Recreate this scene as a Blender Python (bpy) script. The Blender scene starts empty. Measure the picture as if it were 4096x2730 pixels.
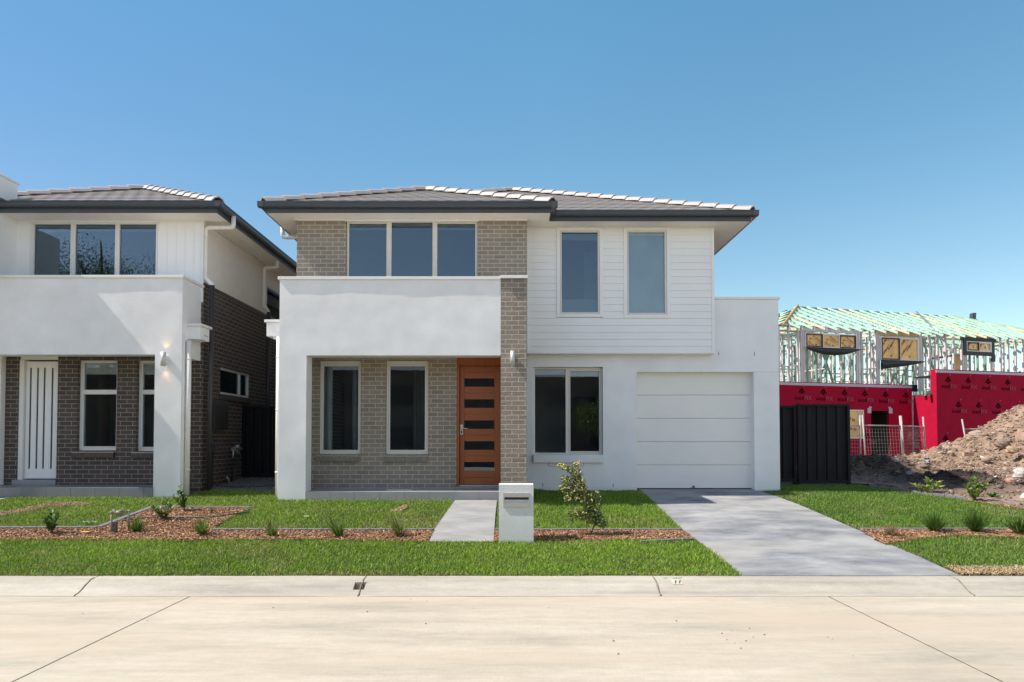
import bpy, math, random
import numpy as np
from mathutils import Vector, Matrix, noise
random.seed(7)
R = math.radians
S = bpy.context.scene
COL = S.collection

# ---------------------------------------------------------------- camera, world, sun, exposure
F = 2731.0                      # focal length in photo pixels (24 mm on a 36 mm sensor)
TH = R(1.6)                     # slight upward tilt
CZ = 1.543                      # eye height above the kerb top
PY = 1757.0 - F * math.tan(TH)
cam_d = bpy.data.cameras.new('camera')
cam_d.sensor_width = 36.0
cam_d.lens = 36.0 * F / 4096.0
cam_d.shift_x = 0.0
cam_d.shift_y = (PY - 1365.0) / 4096.0
cam_d.clip_start = 0.1
cam_d.clip_end = 3000
cam = bpy.data.objects.new('camera', cam_d)
COL.objects.link(cam)
cam.location = (0, 0, CZ)
cam.rotation_euler = (R(90) + TH, 0, 0)
S.camera = cam

SUN = Vector((1.0, 0.115, -1.18)).normalized()      # direction the light travels
W = bpy.data.worlds.new('World'); S.world = W; W.use_nodes = True
wn = W.node_tree.nodes; wl = W.node_tree.links
sky = wn.new('ShaderNodeTexSky'); sky.sky_type = 'NISHITA'; sky.sun_disc = False
sky.sun_elevation = math.asin(-SUN.z)
sky.sun_rotation = math.atan2(-SUN.x, -SUN.y) % (2 * math.pi)
sky.altitude = 0; sky.air_density = 1.0; sky.dust_density = 0.1; sky.ozone_density = 1.5
wtc = wn.new('ShaderNodeTexCoord'); wsp = wn.new('ShaderNodeSeparateXYZ'); wl.new(wtc.outputs['Generated'], wsp.inputs[0])
wr = wn.new('ShaderNodeValToRGB'); wl.new(wsp.outputs[2], wr.inputs[0])
for i, (p_, c_) in enumerate(((0.0, (.80, .78, .68)), (.22, (.66, .75, .68)), (.38, (.56, .78, .74)), (.58, (.52, .85, .82)), (.80, (.30, .45, .48)))):
    if i > 1: wr.color_ramp.elements.new(p_)
    wr.color_ramp.elements[i].position = p_; wr.color_ramp.elements[i].color = (*c_, 1)
# added warm boost of the unseen sky behind the viewer, to light the facades
wb = wn.new('ShaderNodeMapRange'); wb.inputs[1].default_value = 0.10; wb.inputs[2].default_value = -0.35; wb.interpolation_type = 'SMOOTHSTEP'
wl.new(wsp.outputs[1], wb.inputs[0])
wx = wn.new('ShaderNodeMix'); wx.data_type = 'RGBA'; wx.inputs[7].default_value = (1.24, 1.02, .86, 1)
wq = wn.new('ShaderNodeMapRange'); wq.inputs[1].default_value = 0.05; wq.inputs[2].default_value = -0.60; wl.new(wsp.outputs[0], wq.inputs[0])
wz = wn.new('ShaderNodeMix'); wz.data_type = 'RGBA'; wz.blend_type = 'MULTIPLY'; wz.inputs[7].default_value = (.78, .75, .83, 1)
wl.new(wq.outputs[0], wz.inputs[0]); wl.new(wr.outputs[0], wz.inputs[6])
wl.new(wb.outputs[0], wx.inputs[0]); wl.new(wz.outputs[2], wx.inputs[6])
wm = wn.new('ShaderNodeMix'); wm.data_type = 'RGBA'; wm.blend_type = 'MULTIPLY'; wm.inputs[0].default_value = 1
wl.new(sky.outputs[0], wm.inputs[6]); wl.new(wx.outputs[2], wm.inputs[7])
wl.new(wm.outputs[2], wn['Background'].inputs[0])
wn['Background'].inputs[1].default_value = 0.15
sl = bpy.data.lights.new('sun', 'SUN'); sl.energy = 4.35; sl.angle = R(0.53); sl.color = (1.0, 0.94, 0.84)
so = bpy.data.objects.new('sun', sl); COL.objects.link(so); so.location = (-20, -5, 30)
so.rotation_euler = SUN.to_track_quat('-Z', 'Y').to_euler()
S.view_settings.view_transform = 'Standard'; S.view_settings.look = 'None'
S.view_settings.exposure = 0.70; S.view_settings.gamma = 1.0
S.cycles.max_bounces = 8; S.cycles.transparent_max_bounces = 12

# ---------------------------------------------------------------- measuring: photo pixel -> point at depth Y
ct, st = math.cos(TH), math.sin(TH)
def hz(py, Y):
    v = (PY - py) / F
    return CZ + Y * (v * ct + st) / (ct - v * st)
def P(px, py, Y):
    z = hz(py, Y); zc = Y * ct + (z - CZ) * st
    return ((px - 2048.0) / F * zc, Y, z)
def hx(px, py, Y): return P(px, py, Y)[0]
SL = 0.069
def sst(a, b, x):
    t = min(1, max(0, (x - a) / (b - a))); return t * t * (3 - 2 * t)
def G(X, Y):
    "height of the natural ground"
    z = SL * (min(Y, 16.0) - 7.746)
    e = min(1.0, max(0.0, (Y - 10.15) / 2.2)) * 0.13
    e *= 1.0 - sst(-0.35, 0.9, X)
    return z + e
def gnd(px, py):
    lo, hi = 7.0, 40.0
    for _ in range(50):
        m = (lo + hi) / 2
        x, y, z = P(px, py, m)
        if z > G(x, m): lo = m
        else: hi = m
    x, y, z = P(px, py, lo)
    return (x, lo, G(x, lo))

# ---------------------------------------------------------------- mesh building
ORG = {}
def setp(o, label=None, cat=None, group=None, kind=None):
    if label: o['label'] = label
    if cat: o['category'] = cat
    if group: o['group'] = group
    if kind: o['kind'] = kind
    return o
def thing(name, loc, label, cat, group=None, kind=None):
    o = bpy.data.objects.new(name, None); COL.objects.link(o)
    o.empty_display_size = 0.2
    o.location = loc; ORG[o.name] = Vector(loc)
    return setp(o, label, cat, group, kind)

class MB:
    def __init__(s): s.v = []; s.f = []; s.sm = []
    def add(s, vs, fs, smooth=False):
        n = len(s.v); s.v.extend([tuple(a) for a in vs])
        for f in fs: s.f.append(tuple(i + n for i in f)); s.sm.append(smooth)
        return s
    def box(s, x0, x1, y0, y1, z0, z1):
        if x0 > x1: x0, x1 = x1, x0
        if y0 > y1: y0, y1 = y1, y0
        if z0 > z1: z0, z1 = z1, z0
        return s.add([(x0,y0,z0),(x1,y0,z0),(x1,y1,z0),(x0,y1,z0),(x0,y0,z1),(x1,y0,z1),(x1,y1,z1),(x0,y1,z1)],
              [(0,3,2,1),(4,5,6,7),(0,1,5,4),(1,2,6,5),(2,3,7,6),(3,0,4,7)])
    def bar(s, a, b, w, h, up=(0,0,1)):
        "rectangular bar from a to b; w sideways, h along up"
        a = Vector(a); b = Vector(b); d = (b - a).normalized(); up = Vector(up)
        sd = d.cross(up)
        if sd.length < 1e-5: sd = d.cross(Vector((1, 0, 0)))
        sd.normalize(); u = sd.cross(d).normalized()
        vs = []
        for p in (a, b):
            for i, j in ((-1,-1),(1,-1),(1,1),(-1,1)):
                vs.append(p + sd * (w / 2 * i) + u * (h / 2 * j))
        return s.add(vs, [(3,2,1,0),(4,5,6,7),(0,1,5,4),(1,2,6,5),(2,3,7,6),(3,0,4,7)])
    def tube(s, pts, r, n=10, cap=True):
        pts = [Vector(p) for p in pts]; rs = r if isinstance(r, (list, tuple)) else [r] * len(pts)
        vs = []; prev = None
        for i, p in enumerate(pts):
            if i == 0: d = pts[1] - p
            elif i == len(pts) - 1: d = p - pts[i - 1]
            else: d = (pts[i + 1] - p).normalized() + (p - pts[i - 1]).normalized()
            if d.length < 1e-7: d = Vector((0, 0, 1))
            d.normalize()
            if prev is None:
                a = d.cross(Vector((0, 0, 1)))
                if a.length < 1e-3: a = d.cross(Vector((1, 0, 0)))
            else: a = prev - d * prev.dot(d)
            a.normalize(); prev = a; b = d.cross(a)
            for k in range(n):
                t = 2 * math.pi * k / n
                vs.append(p + (a * math.cos(t) + b * math.sin(t)) * rs[i])
        fs = []
        for i in range(len(pts) - 1):
            for k in range(n):
                fs.append((i*n+k, i*n+(k+1) % n, (i+1)*n+(k+1) % n, (i+1)*n+k))
        s.add(vs, fs, True)
        if cap:
            m = len(s.v) - len(vs)
            s.f.append(tuple(m + k for k in range(n))[::-1]); s.sm.append(False)
            q = m + (len(pts) - 1) * n
            s.f.append(tuple(q + k for k in range(n))); s.sm.append(False)
        return s
    def prism(s, poly, lift):
        "polygon of 3-D points extruded by vector"
        n = len(poly); L = Vector(lift)
        vs = [Vector(p) for p in poly] + [Vector(p) + L for p in poly]
        fs = [tuple(range(n)), tuple(range(2*n-1, n-1, -1))] + [(i, i+n, (i+1) % n + n, (i+1) % n) for i in range(n)]
        return s.add(vs, fs)
    def build(s, name, mat, parent=None, bevel=0, label=None):
        off = ORG[parent.name] if parent else Vector((0, 0, 0))
        me = bpy.data.meshes.new(name)
        me.from_pydata([(a[0]-off.x, a[1]-off.y, a[2]-off.z) for a in s.v], [], s.f)
        me.polygons.foreach_set('use_smooth', s.sm)
        me.materials.append(mat); me.update()
        o = bpy.data.objects.new(name, me); COL.objects.link(o)
        if parent: o.parent = parent
        ORG[o.name] = off
        if bevel:
            b = o.modifiers.new('bevel', 'BEVEL'); b.width = bevel; b.segments = 2; b.limit_method = 'ANGLE'
        if label: o['label'] = label
        return o

def raw(name, verts, faces_flat, nper, mat, parent=None, smooth=False, colors=None):
    "fast mesh of equal-sized polygons"
    off = ORG[parent.name] if parent else Vector((0, 0, 0))
    v = np.asarray(verts, dtype=np.float32).reshape(-1, 3) - np.array(off, dtype=np.float32)
    f = np.asarray(faces_flat, dtype=np.int32).reshape(-1)
    me = bpy.data.meshes.new(name)
    me.vertices.add(len(v)); me.vertices.foreach_set('co', v.ravel())
    me.loops.add(len(f)); me.loops.foreach_set('vertex_index', f)
    np_ = len(f) // nper
    me.polygons.add(np_); me.polygons.foreach_set('loop_start', np.arange(np_, dtype=np.int32) * nper)
    me.polygons.foreach_set('loop_total', np.full(np_, nper, dtype=np.int32))
    me.update(calc_edges=True)
    if smooth: me.polygons.foreach_set('use_smooth', np.ones(np_, dtype=bool))
    if colors is not None:
        ca = me.color_attributes.new('tint', 'FLOAT_COLOR', 'POINT')
        c = np.ones((len(v), 4), dtype=np.float32); c[:, :3] = colors
        ca.data.foreach_set('color', c.ravel())
    me.materials.append(mat)
    o = bpy.data.objects.new(name, me); COL.objects.link(o)
    if parent: o.parent = parent
    ORG[o.name] = off
    return o

def grid_wall(mb, x0, x1, z0, z1, y0, y1, holes):
    "a wall in the XZ plane from y0 (front) to y1 (back) with rectangular holes"
    xs = sorted(set([x0, x1] + [c for h in holes for c in (h[0], h[1]) if x0 < c < x1]))
    zs = sorted(set([z0, z1] + [c for h in holes for c in (h[2], h[3]) if z0 < c < z1]))
    def solid(i, k):
        if i < 0 or k < 0 or i >= len(xs)-1 or k >= len(zs)-1: return False
        cx = (xs[i]+xs[i+1])/2; cz = (zs[k]+zs[k+1])/2
        return not any(h[0] < cx < h[1] and h[2] < cz < h[3] for h in holes)
    for i in range(len(xs)-1):
        for k in range(len(zs)-1):
            if not solid(i, k): continue
            a, b, c, d = xs[i], xs[i+1], zs[k], zs[k+1]
            mb.add([(a,y0,c),(b,y0,c),(b,y0,d),(a,y0,d)], [(0,1,2,3)])
            mb.add([(a,y1,c),(b,y1,c),(b,y1,d),(a,y1,d)], [(3,2,1,0)])
            if not solid(i-1, k): mb.add([(a,y0,c),(a,y1,c),(a,y1,d),(a,y0,d)], [(3,2,1,0)])
            if not solid(i+1, k): mb.add([(b,y0,c),(b,y1,c),(b,y1,d),(b,y0,d)], [(0,1,2,3)])
            if not solid(i, k-1): mb.add([(a,y0,c),(b,y0,c),(b,y1,c),(a,y1,c)], [(3,2,1,0)])
            if not solid(i, k+1): mb.add([(a,y0,d),(b,y0,d),(b,y1,d),(a,y1,d)], [(0,1,2,3)])
    return mb
def swapxy(mb):
    mb.v = [(b, a, c) for a, b, c in mb.v]; mb.f = [tuple(reversed(f)) for f in mb.f]; return mb

def wavy_wall(mb, x0, x1, z0, z1, y0, y1, holes=(), amp=0.005, step=0.07, seed=0.0):
    "hand-trowelled render: the front face really undulates a few millimetres"
    def cuts(a, b, extra):
        pts = sorted(set([a, b] + [e for e in extra if a < e < b])); out = []
        for p, q in zip(pts, pts[1:]):
            n = max(1, int(round((q - p) / step)))
            out += [p + (q - p) * i / n for i in range(n)]
        return out + [pts[-1]]
    xs = cuts(x0, x1, [c for h in holes for c in h[:2]]); zs = cuts(z0, z1, [c for h in holes for c in h[2:]])
    idx = {}; vs = []; fs = []
    def vid(i, k):
        if (i, k) not in idx:
            x, z = xs[i], zs[k]
            e = min(x - x0, x1 - x, z - z0, z1 - z)
            for h in holes:
                dx = max(h[0] - x, 0, x - h[1]); dz = max(h[2] - z, 0, z - h[3]); e = min(e, math.hypot(dx, dz))
            w = min(1, max(0, e) / 0.12)
            n = noise.noise(Vector((x * 0.9 + seed, z * 1.3, seed))) + 0.45 * noise.noise(Vector((x * 3.1, z * 3.7 + seed, 2)))
            idx[(i, k)] = len(vs); vs.append((x, y0 + amp * n * w, z))
        return idx[(i, k)]
    for i in range(len(xs)-1):
        for k in range(len(zs)-1):
            cx = (xs[i]+xs[i+1])/2; cz = (zs[k]+zs[k+1])/2
            if any(h[0] < cx < h[1] and h[2] < cz < h[3] for h in holes): continue
            fs.append((vid(i,k), vid(i+1,k), vid(i+1,k+1), vid(i,k+1)))
    mb.add(vs, fs, True)
    # sides and back
    b = MB(); grid_wall(b, x0, x1, z0, z1, y0, y1, list(holes))
    for f in b.f:
        if not all(abs(b.v[i][1] - y0) < 1e-6 for i in f): mb.add([b.v[i] for i in f], [tuple(range(len(f)))])
    return mb

# ---------------------------------------------------------------- materials
def nm(name):
    m = bpy.data.materials.new(name); m.use_nodes = True
    return m, m.node_tree.nodes, m.node_tree.links, m.node_tree.nodes['Principled BSDF']
def coords(n, l, scale=(1, 1, 1)):
    t = n.new('ShaderNodeNewGeometry'); mp = n.new('ShaderNodeMapping')
    mp.inputs['Scale'].default_value = scale; l.new(t.outputs['Position'], mp.inputs['Vector']); return mp.outputs[0]
def noise_n(n, l, vec, scale, detail=4, rough=0.55):
    t = n.new('ShaderNodeTexNoise'); t.inputs['Scale'].default_value = scale
    t.inputs['Detail'].default_value = detail; t.inputs['Roughness'].default_value = rough
    l.new(vec, t.inputs['Vector']); return t.outputs['Fac']
def ramp(n, l, fac, stops):
    r = n.new('ShaderNodeValToRGB'); l.new(fac, r.inputs[0]); e = r.color_ramp.elements
    while len(e) < len(stops): e.new(0.5)
    for i, (p, c) in enumerate(stops): e[i].position = p; e[i].color = (*c, 1)
    return r.outputs[0]
def mixc(n, l, fac, a, b, mode='MIX'):
    m = n.new('ShaderNodeMix'); m.data_type = 'RGBA'; m.blend_type = mode
    for s, v in ((m.inputs[0], fac), (m.inputs[6], a), (m.inputs[7], b)):
        if isinstance(v, (int, float)): s.default_value = v
        elif isinstance(v, tuple): s.default_value = (*v, 1)
        else: l.new(v, s)
    return m.outputs[2]
def bump(n, l, b, h, strength, dist, prev=None):
    k = n.new('ShaderNodeBump'); k.inputs['Strength'].default_value = strength; k.inputs['Distance'].default_value = dist
    l.new(h, k.inputs['Height'])
    if prev is not None: l.new(prev, k.inputs['Normal'])
    l.new(k.outputs[0], b.inputs['Normal']); return k.outputs[0]
def mat(name, c, rough=0.6, var=0.08, vs=6.0, bs=0, bscale=80, spec=0.5, metal=0, dist=0.004, stretch=(1,1,1)):
    m, n, l, b = nm(name)
    vec = coords(n, l, stretch)
    f = noise_n(n, l, vec, vs, 5)
    d = tuple(x * (1 - var) for x in c); e = tuple(min(1, x * (1 + var)) for x in c)
    l.new(ramp(n, l, f, [(0.3, d), (0.7, e)]), b.inputs['Base Color'])
    b.inputs['Roughness'].default_value = rough; b.inputs['Metallic'].default_value = metal
    b.inputs['Specular IOR Level'].default_value = spec
    if bs: bump(n, l, b, noise_n(n, l, coords(n, l), bscale, 3), bs, dist)
    return m
def brick_mat(name, c1, c2, mortar, rock=0.35, rockd=0.004, mort=0.0055):
    m, n, l, b = nm(name)
    g = n.new('ShaderNodeNewGeometry'); sp = n.new('ShaderNodeSeparateXYZ'); l.new(g.outputs['Position'], sp.inputs[0])
    sn = n.new('ShaderNodeSeparateXYZ'); l.new(g.outputs['True Normal'], sn.inputs[0])
    ab = n.new('ShaderNodeMath'); ab.operation = 'ABSOLUTE'; l.new(sn.outputs[0], ab.inputs[0])
    gt = n.new('ShaderNodeMath'); gt.operation = 'GREATER_THAN'; gt.inputs[1].default_value = 0.5; l.new(ab.outputs[0], gt.inputs[0])
    mx = n.new('ShaderNodeMix'); l.new(gt.outputs[0], mx.inputs[0]); l.new(sp.outputs[0], mx.inputs[2]); l.new(sp.outputs[1], mx.inputs[3])
    cb = n.new('ShaderNodeCombineXYZ'); l.new(mx.outputs[0], cb.inputs[0]); l.new(sp.outputs[2], cb.inputs[1])
    # tiny wobble so the joints are not ruler straight
    wob = n.new('ShaderNodeTexNoise'); wob.inputs['Scale'].default_value = 9; l.new(g.outputs['Position'], wob.inputs['Vector'])
    vm = n.new('ShaderNodeVectorMath'); vm.operation = 'MULTIPLY_ADD'; vm.inputs[1].default_value = (0.004, 0.004, 0)
    l.new(wob.outputs['Color'], vm.inputs[0]); l.new(cb.outputs[0], vm.inputs[2])
    t = n.new('ShaderNodeTexBrick'); l.new(vm.outputs[0], t.inputs['Vector'])
    t.offset = 0.5; t.inputs['Scale'].default_value = 1; t.inputs['Brick Width'].default_value = 0.24
    t.inputs['Row Height'].default_value = 0.086; t.inputs['Mortar Size'].default_value = mort
    t.inputs['Mortar Smooth'].default_value = 0.15; t.inputs['Bias'].default_value = 0
    t.inputs['Color1'].default_value = (*c1, 1); t.inputs['Color2'].default_value = (*c2, 1); t.inputs['Mortar'].default_value = (*mortar, 1)
    f = noise_n(n, l, g.outputs['Position'], 55, 4, 0.7)
    sh = ramp(n, l, f, [(0.3, (0.86,)*3), (0.7, (1.1, 1.1, 1.1))])
    big = ramp(n, l, noise_n(n, l, g.outputs['Position'], 1.1, 2), [(0.3, (0.93,)*3), (0.7, (1.05,)*3)])
    l.new(mixc(n, l, 1.0, mixc(n, l, 1.0, t.outputs['Color'], sh, 'MULTIPLY'), big, 'MULTIPLY'), b.inputs['Base Color'])
    b.inputs['Roughness'].default_value = 0.82
    inv = n.new('ShaderNodeMath'); inv.operation = 'SUBTRACT'; inv.inputs[0].default_value = 1; l.new(t.outputs['Fac'], inv.inputs[1])
    p = bump(n, l, b, inv.outputs[0], 0.5, 0.006)
    bump(n, l, b, noise_n(n, l, g.outputs['Position'], 30, 4, 0.7), rock, rockd, p)
    return m
def glass_mat(name, tint=(0.86, 0.89, 0.89), boost=1.5, base=0.03):
    m, n, l, b = nm(name); n.remove(b)
    tr = n.new('ShaderNodeBsdfTransparent'); tr.inputs[0].default_value = (*tint, 1)
    gl = n.new('ShaderNodeBsdfGlossy'); gl.inputs['Roughness'].default_value = 0.0; gl.inputs['Color'].default_value = (.70, .86, 1.0, 1)
    fr = n.new('ShaderNodeFresnel'); fr.inputs[0].default_value = 1.5
    ma = n.new('ShaderNodeMath'); ma.operation = 'MULTIPLY_ADD'; ma.inputs[1].default_value = boost; ma.inputs[2].default_value = base; ma.use_clamp = True
    l.new(fr.outputs[0], ma.inputs[0])
    bp = n.new('ShaderNodeBump'); bp.inputs['Strength'].default_value = 0.012; bp.inputs['Distance'].default_value = 0.02
    l.new(noise_n(n, l, coords(n, l), 2.2, 1), bp.inputs['Height']); l.new(bp.outputs[0], gl.inputs['Normal'])
    mx = n.new('ShaderNodeMixShader'); l.new(ma.outputs[0], mx.inputs[0]); l.new(tr.outputs[0], mx.inputs[1]); l.new(gl.outputs[0], mx.inputs[2])
    l.new(mx.outputs[0], n['Material Output'].inputs[0]); return m

M = {}
M['render'] = mat('painted_render', (0.80, 0.795, 0.785), 0.75, 0.06, 2.2, 0.7, 60, dist=0.004)
M['render_smooth'] = mat('painted_render_smooth', (0.81, 0.815, 0.82), 0.7, 0.05, 1.6, 0.5, 70, dist=0.003)
M['rough_render'] = mat('coarse_render', (0.72, 0.72, 0.70), 0.8, 0.05, 3, 0.8, 70, dist=0.008)
M['cap'] = mat('cap_metal', (0.78, 0.77, 0.75), 0.45, 0.03)
M['soffit'] = mat('soffit_board', (0.84, 0.80, 0.74), 0.7, 0.03)
M['board'] = mat('painted_weatherboard', (0.83, 0.83, 0.82), 0.5, 0.02, 2, 0.1, 40)
M['frame'] = mat('window_frame', (0.68, 0.65, 0.59), 0.4, 0.02)
M['frame_white'] = mat('white_frame', (0.74, 0.73, 0.71), 0.4, 0.02)
M['gutter'] = mat('slate_grey_steel', (0.055, 0.063, 0.075), 0.38, 0.05)
M['pink'] = mat('red_reflection_tint', (0.42, 0.20, 0.15), 0.5, 0.1)  # red house's reflection put into the colour of the dark eave edge
M['fence'] = mat('black_steel_sheet', (0.008, 0.009, 0.011), 0.6, 0.1, 3, spec=0.25)
M['pipe_white'] = mat('white_pipe', (0.80, 0.77, 0.73), 0.35, 0.03)
M['pipe_dark'] = mat('dark_pipe', (0.045, 0.042, 0.045), 0.4, 0.06)
M['brick'] = brick_mat('olive_brick', (0.275, 0.243, 0.202), (0.215, 0.192, 0.165), (0.58, 0.47, 0.35), 0.3, 0.003)
M['brick_rock'] = brick_mat('split_face_brick', (0.31, 0.27, 0.225), (0.225, 0.20, 0.17), (0.66, 0.53, 0.38), 1.0, 0.035)
M['brick_dark'] = brick_mat('dark_brick', (0.088, 0.070, 0.060), (0.06, 0.050, 0.045), (0.34, 0.27, 0.225), 0.3, 0.003)
M['tile'] = mat('grey_roof_tile', (0.29, 0.255, 0.235), 0.42, 0.12, 9, 0.3, 60)
M['ridge'] = mat('ridge_tile', (0.40, 0.36, 0.345), 0.45, 0.08, 5, 0.2, 60)
M['floor_tile'] = mat('porch_tile', (0.30, 0.30, 0.30), 0.5, 0.06, 5)
M['glass'] = glass_mat('window_glass')
M['glass_up'] = glass_mat('upper_window_glass', (0.58, 0.63, 0.66), 1.5, 0.048)
M['interior'] = mat('interior_plaster', (0.46, 0.455, 0.45), 0.9, 0.02)
M['blind'] = mat('roller_blind', (0.88, 0.84, 0.76), 0.8, 0.03)
M['sheer'] = mat('curtain', (0.42, 0.42, 0.42), 0.9, 0.1, 20)
M['frost'] = mat('frosted_film', (0.50, 0.57, 0.55), 0.25, 0.05, 3)
M['steel'] = mat('brushed_steel', (0.55, 0.55, 0.55), 0.35, 0.06, 8, metal=0.8, stretch=(1,1,10))
M['black'] = mat('black_rubber', (0.012, 0.012, 0.013), 0.6, 0.1)
M['door_white'] = mat('white_door_paint', (0.80, 0.80, 0.80), 0.4, 0.02)
M['garage'] = mat('garage_panel', (0.79, 0.78, 0.75), 0.4, 0.02, 2, 0.12, 220, dist=0.002)
def wood_mat(name, c1, c2, stretch=(2, 2, 40)):
    m, n, l, b = nm(name)
    f = noise_n(n, l, coords(n, l, stretch), 1.6, 6, 0.65)
    l.new(ramp(n, l, f, [(0.25, c1), (0.75, c2)]), b.inputs['Base Color'])
    b.inputs['Roughness'].default_value = 0.38; bump(n, l, b, f, 0.15, 0.002); return m
M['wood'] = wood_mat('merbau_timber', (0.26, 0.062, 0.014), (0.42, 0.120, 0.030), (3, 3, 60))
M['wood_v'] = wood_mat('merbau_timber_upright', (0.26, 0.062, 0.014), (0.42, 0.120, 0.030), (45, 45, 2))

def concrete(name, base, lo, hi, warm=None, stretch=(0.35, 2.2, 1), scale=1.3, bs=0.15, bstretch=(1,1,1)):
    m, n, l, b = nm(name)
    v = coords(n, l, stretch)
    f = noise_n(n, l, v, scale, 6, 0.6)
    c = ramp(n, l, f, [(0.28, lo), (0.5, base), (0.74, hi)])
    f4 = noise_n(n, l, coords(n, l, (1.0, 3.0, 1)), 5.0, 6, 0.65)
    c = mixc(n, l, 1.0, c, ramp(n, l, f4, [(0.3, (0.90,)*3), (0.7, (1.07,)*3)]), 'MULTIPLY')
    f2 = noise_n(n, l, coords(n, l, bstretch), 45, 4, 0.7)
    c = mixc(n, l, 1.0, c, ramp(n, l, f2, [(0.3, (0.93,)*3), (0.7, (1.06,)*3)]), 'MULTIPLY')
    if warm:
        f3 = noise_n(n, l, coords(n, l, (0.25, 1.0, 1)), 0.9, 3)
        r3 = n.new('ShaderNodeValToRGB'); l.new(f3, r3.inputs[0]); r3.color_ramp.elements[0].position = 0.46; r3.color_ramp.elements[1].position = 0.68
        r3.color_ramp.elements[0].color = (0, 0, 0, 1); r3.color_ramp.elements[1].color = (0.8, 0.8, 0.8, 1)
        c = mixc(n, l, r3.outputs[0], c, warm)
    # small dark specks
    vo = n.new('ShaderNodeTexVoronoi'); vo.inputs['Scale'].default_value = 9; l.new(coords(n, l), vo.inputs['Vector'])
    rs = n.new('ShaderNodeValToRGB'); l.new(vo.outputs['Distance'], rs.inputs[0])
    rs.color_ramp.elements[0].position = 0.0; rs.color_ramp.elements[0].color = (0.7,)*3 + (1,); rs.color_ramp.elements[1].position = 0.06; rs.color_ramp.elements[1].color = (1, 1, 1, 1)
    c = mixc(n, l, 1.0, c, rs.outputs[0], 'MULTIPLY')
    l.new(c, b.inputs['Base Color']); b.inputs['Roughness'].default_value = 0.8
    bump(n, l, b, noise_n(n, l, coords(n, l, bstretch), 60, 4, 0.7), bs, 0.004)
    return m
M['road'] = concrete('road_concrete', (0.452, 0.395, 0.312), (0.345, 0.305, 0.245), (0.52, 0.46, 0.37), (0.465, 0.375, 0.288), bstretch=(3.0, 0.25, 1))
M['kerb'] = concrete('kerb_concrete', (0.40, 0.36, 0.30), (0.30, 0.27, 0.23), (0.48, 0.44, 0.37), None, (0.2, 3, 3), 2.0)
M['drive'] = concrete('driveway_concrete', (0.25, 0.25, 0.262), (0.11, 0.115, 0.13), (0.40, 0.395, 0.39), (0.34, 0.32, 0.28), (0.9, 1.5, 1), 1.3)
M['path'] = concrete('path_concrete', (0.29, 0.285, 0.28), (0.22, 0.22, 0.22), (0.36, 0.35, 0.34), None, (1, 2.0, 1), 1.8)
M['soil'] = mat('soil', (0.11, 0.095, 0.05), 0.95, 0.35, 9, 0.8, 60, dist=0.01)
M['edging'] = mat('charcoal_edging', (0.15, 0.145, 0.155), 0.8, 0.15, 14, 0.4, 90)
def attr_mat(name, rough=0.7, trans=0.0, spec=0.3):
    m, n, l, b = nm(name)
    a = n.new('ShaderNodeAttribute'); a.attribute_name = 'tint'
    l.new(a.outputs['Color'], b.inputs['Base Color']); b.inputs['Roughness'].default_value = rough
    b.inputs['Specular IOR Level'].default_value = spec
    if trans:
        t = n.new('ShaderNodeBsdfTranslucent'); l.new(a.outputs['Color'], t.inputs[0])
        mx = n.new('ShaderNodeMixShader'); mx.inputs[0].default_value = trans
        l.new(b.outputs[0], mx.inputs[1]); l.new(t.outputs[0], mx.inputs[2]); l.new(mx.outputs[0], n['Material Output'].inputs[0])
    return m
M['blade'] = attr_mat('grass_blade', 0.5, 0.3, 0.35)
M['leaf'] = attr_mat('leaf', 0.45, 0.25, 0.4)
M['chip'] = attr_mat('bark_chip', 0.85)
M['stone'] = attr_mat('stone', 0.9)
M['bark'] = mat('bark', (0.12, 0.085, 0.055), 0.9, 0.3, 20, 0.6, 50)
# ================================================================ THE SETTING
def hgrid(name, xs, ys, zf, m, kind='structure'):
    nx, ny = len(xs), len(ys)
    vs = [(x, y, zf(x, y)) for y in ys for x in xs]
    fs = [(j*nx+i, j*nx+i+1, (j+1)*nx+i+1, (j+1)*nx+i) for j in range(ny-1) for i in range(nx-1)]
    b = MB(); b.add(vs, fs, True); o = b.build(name, m); setp(o, kind=kind); return o
def frange(a, b, st_):
    n = max(1, int(round((b - a) / st_))); return [a + (b - a) * i / n for i in range(n + 1)]
KY0, KY1 = 7.300, 7.746                # gutter lip and kerb back
# far ground sheet to the horizon (slightly below everything)
gx = [-900, -200, -60] + frange(-30, 40, 2.5) + [80, 250, 900]
gy = [-900, -200, -60, -30, -12.01]
b = MB()
M['far'] = mat('pale_dry_ground', (.34, .29, .22), .95, .3, .5, .5, 8, dist=.05)
hgrid('ground', [-900, -200, -60, -24, 0, 24, 60, 200, 900], [-900, -200, -60, -14, 5, 16, 20], lambda x, y: -0.30 if y < 10 else -0.20, M['far'])
hgrid('ground', sorted(set([-900, -200, -60] + frange(-14, 24, 0.35) + [60, 200, 900])), frange(7.70, 16, 0.3) + [18, 24, 40, 80, 200, 900], lambda x, y: G(x, y) - 0.012, M['soil'])
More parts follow.
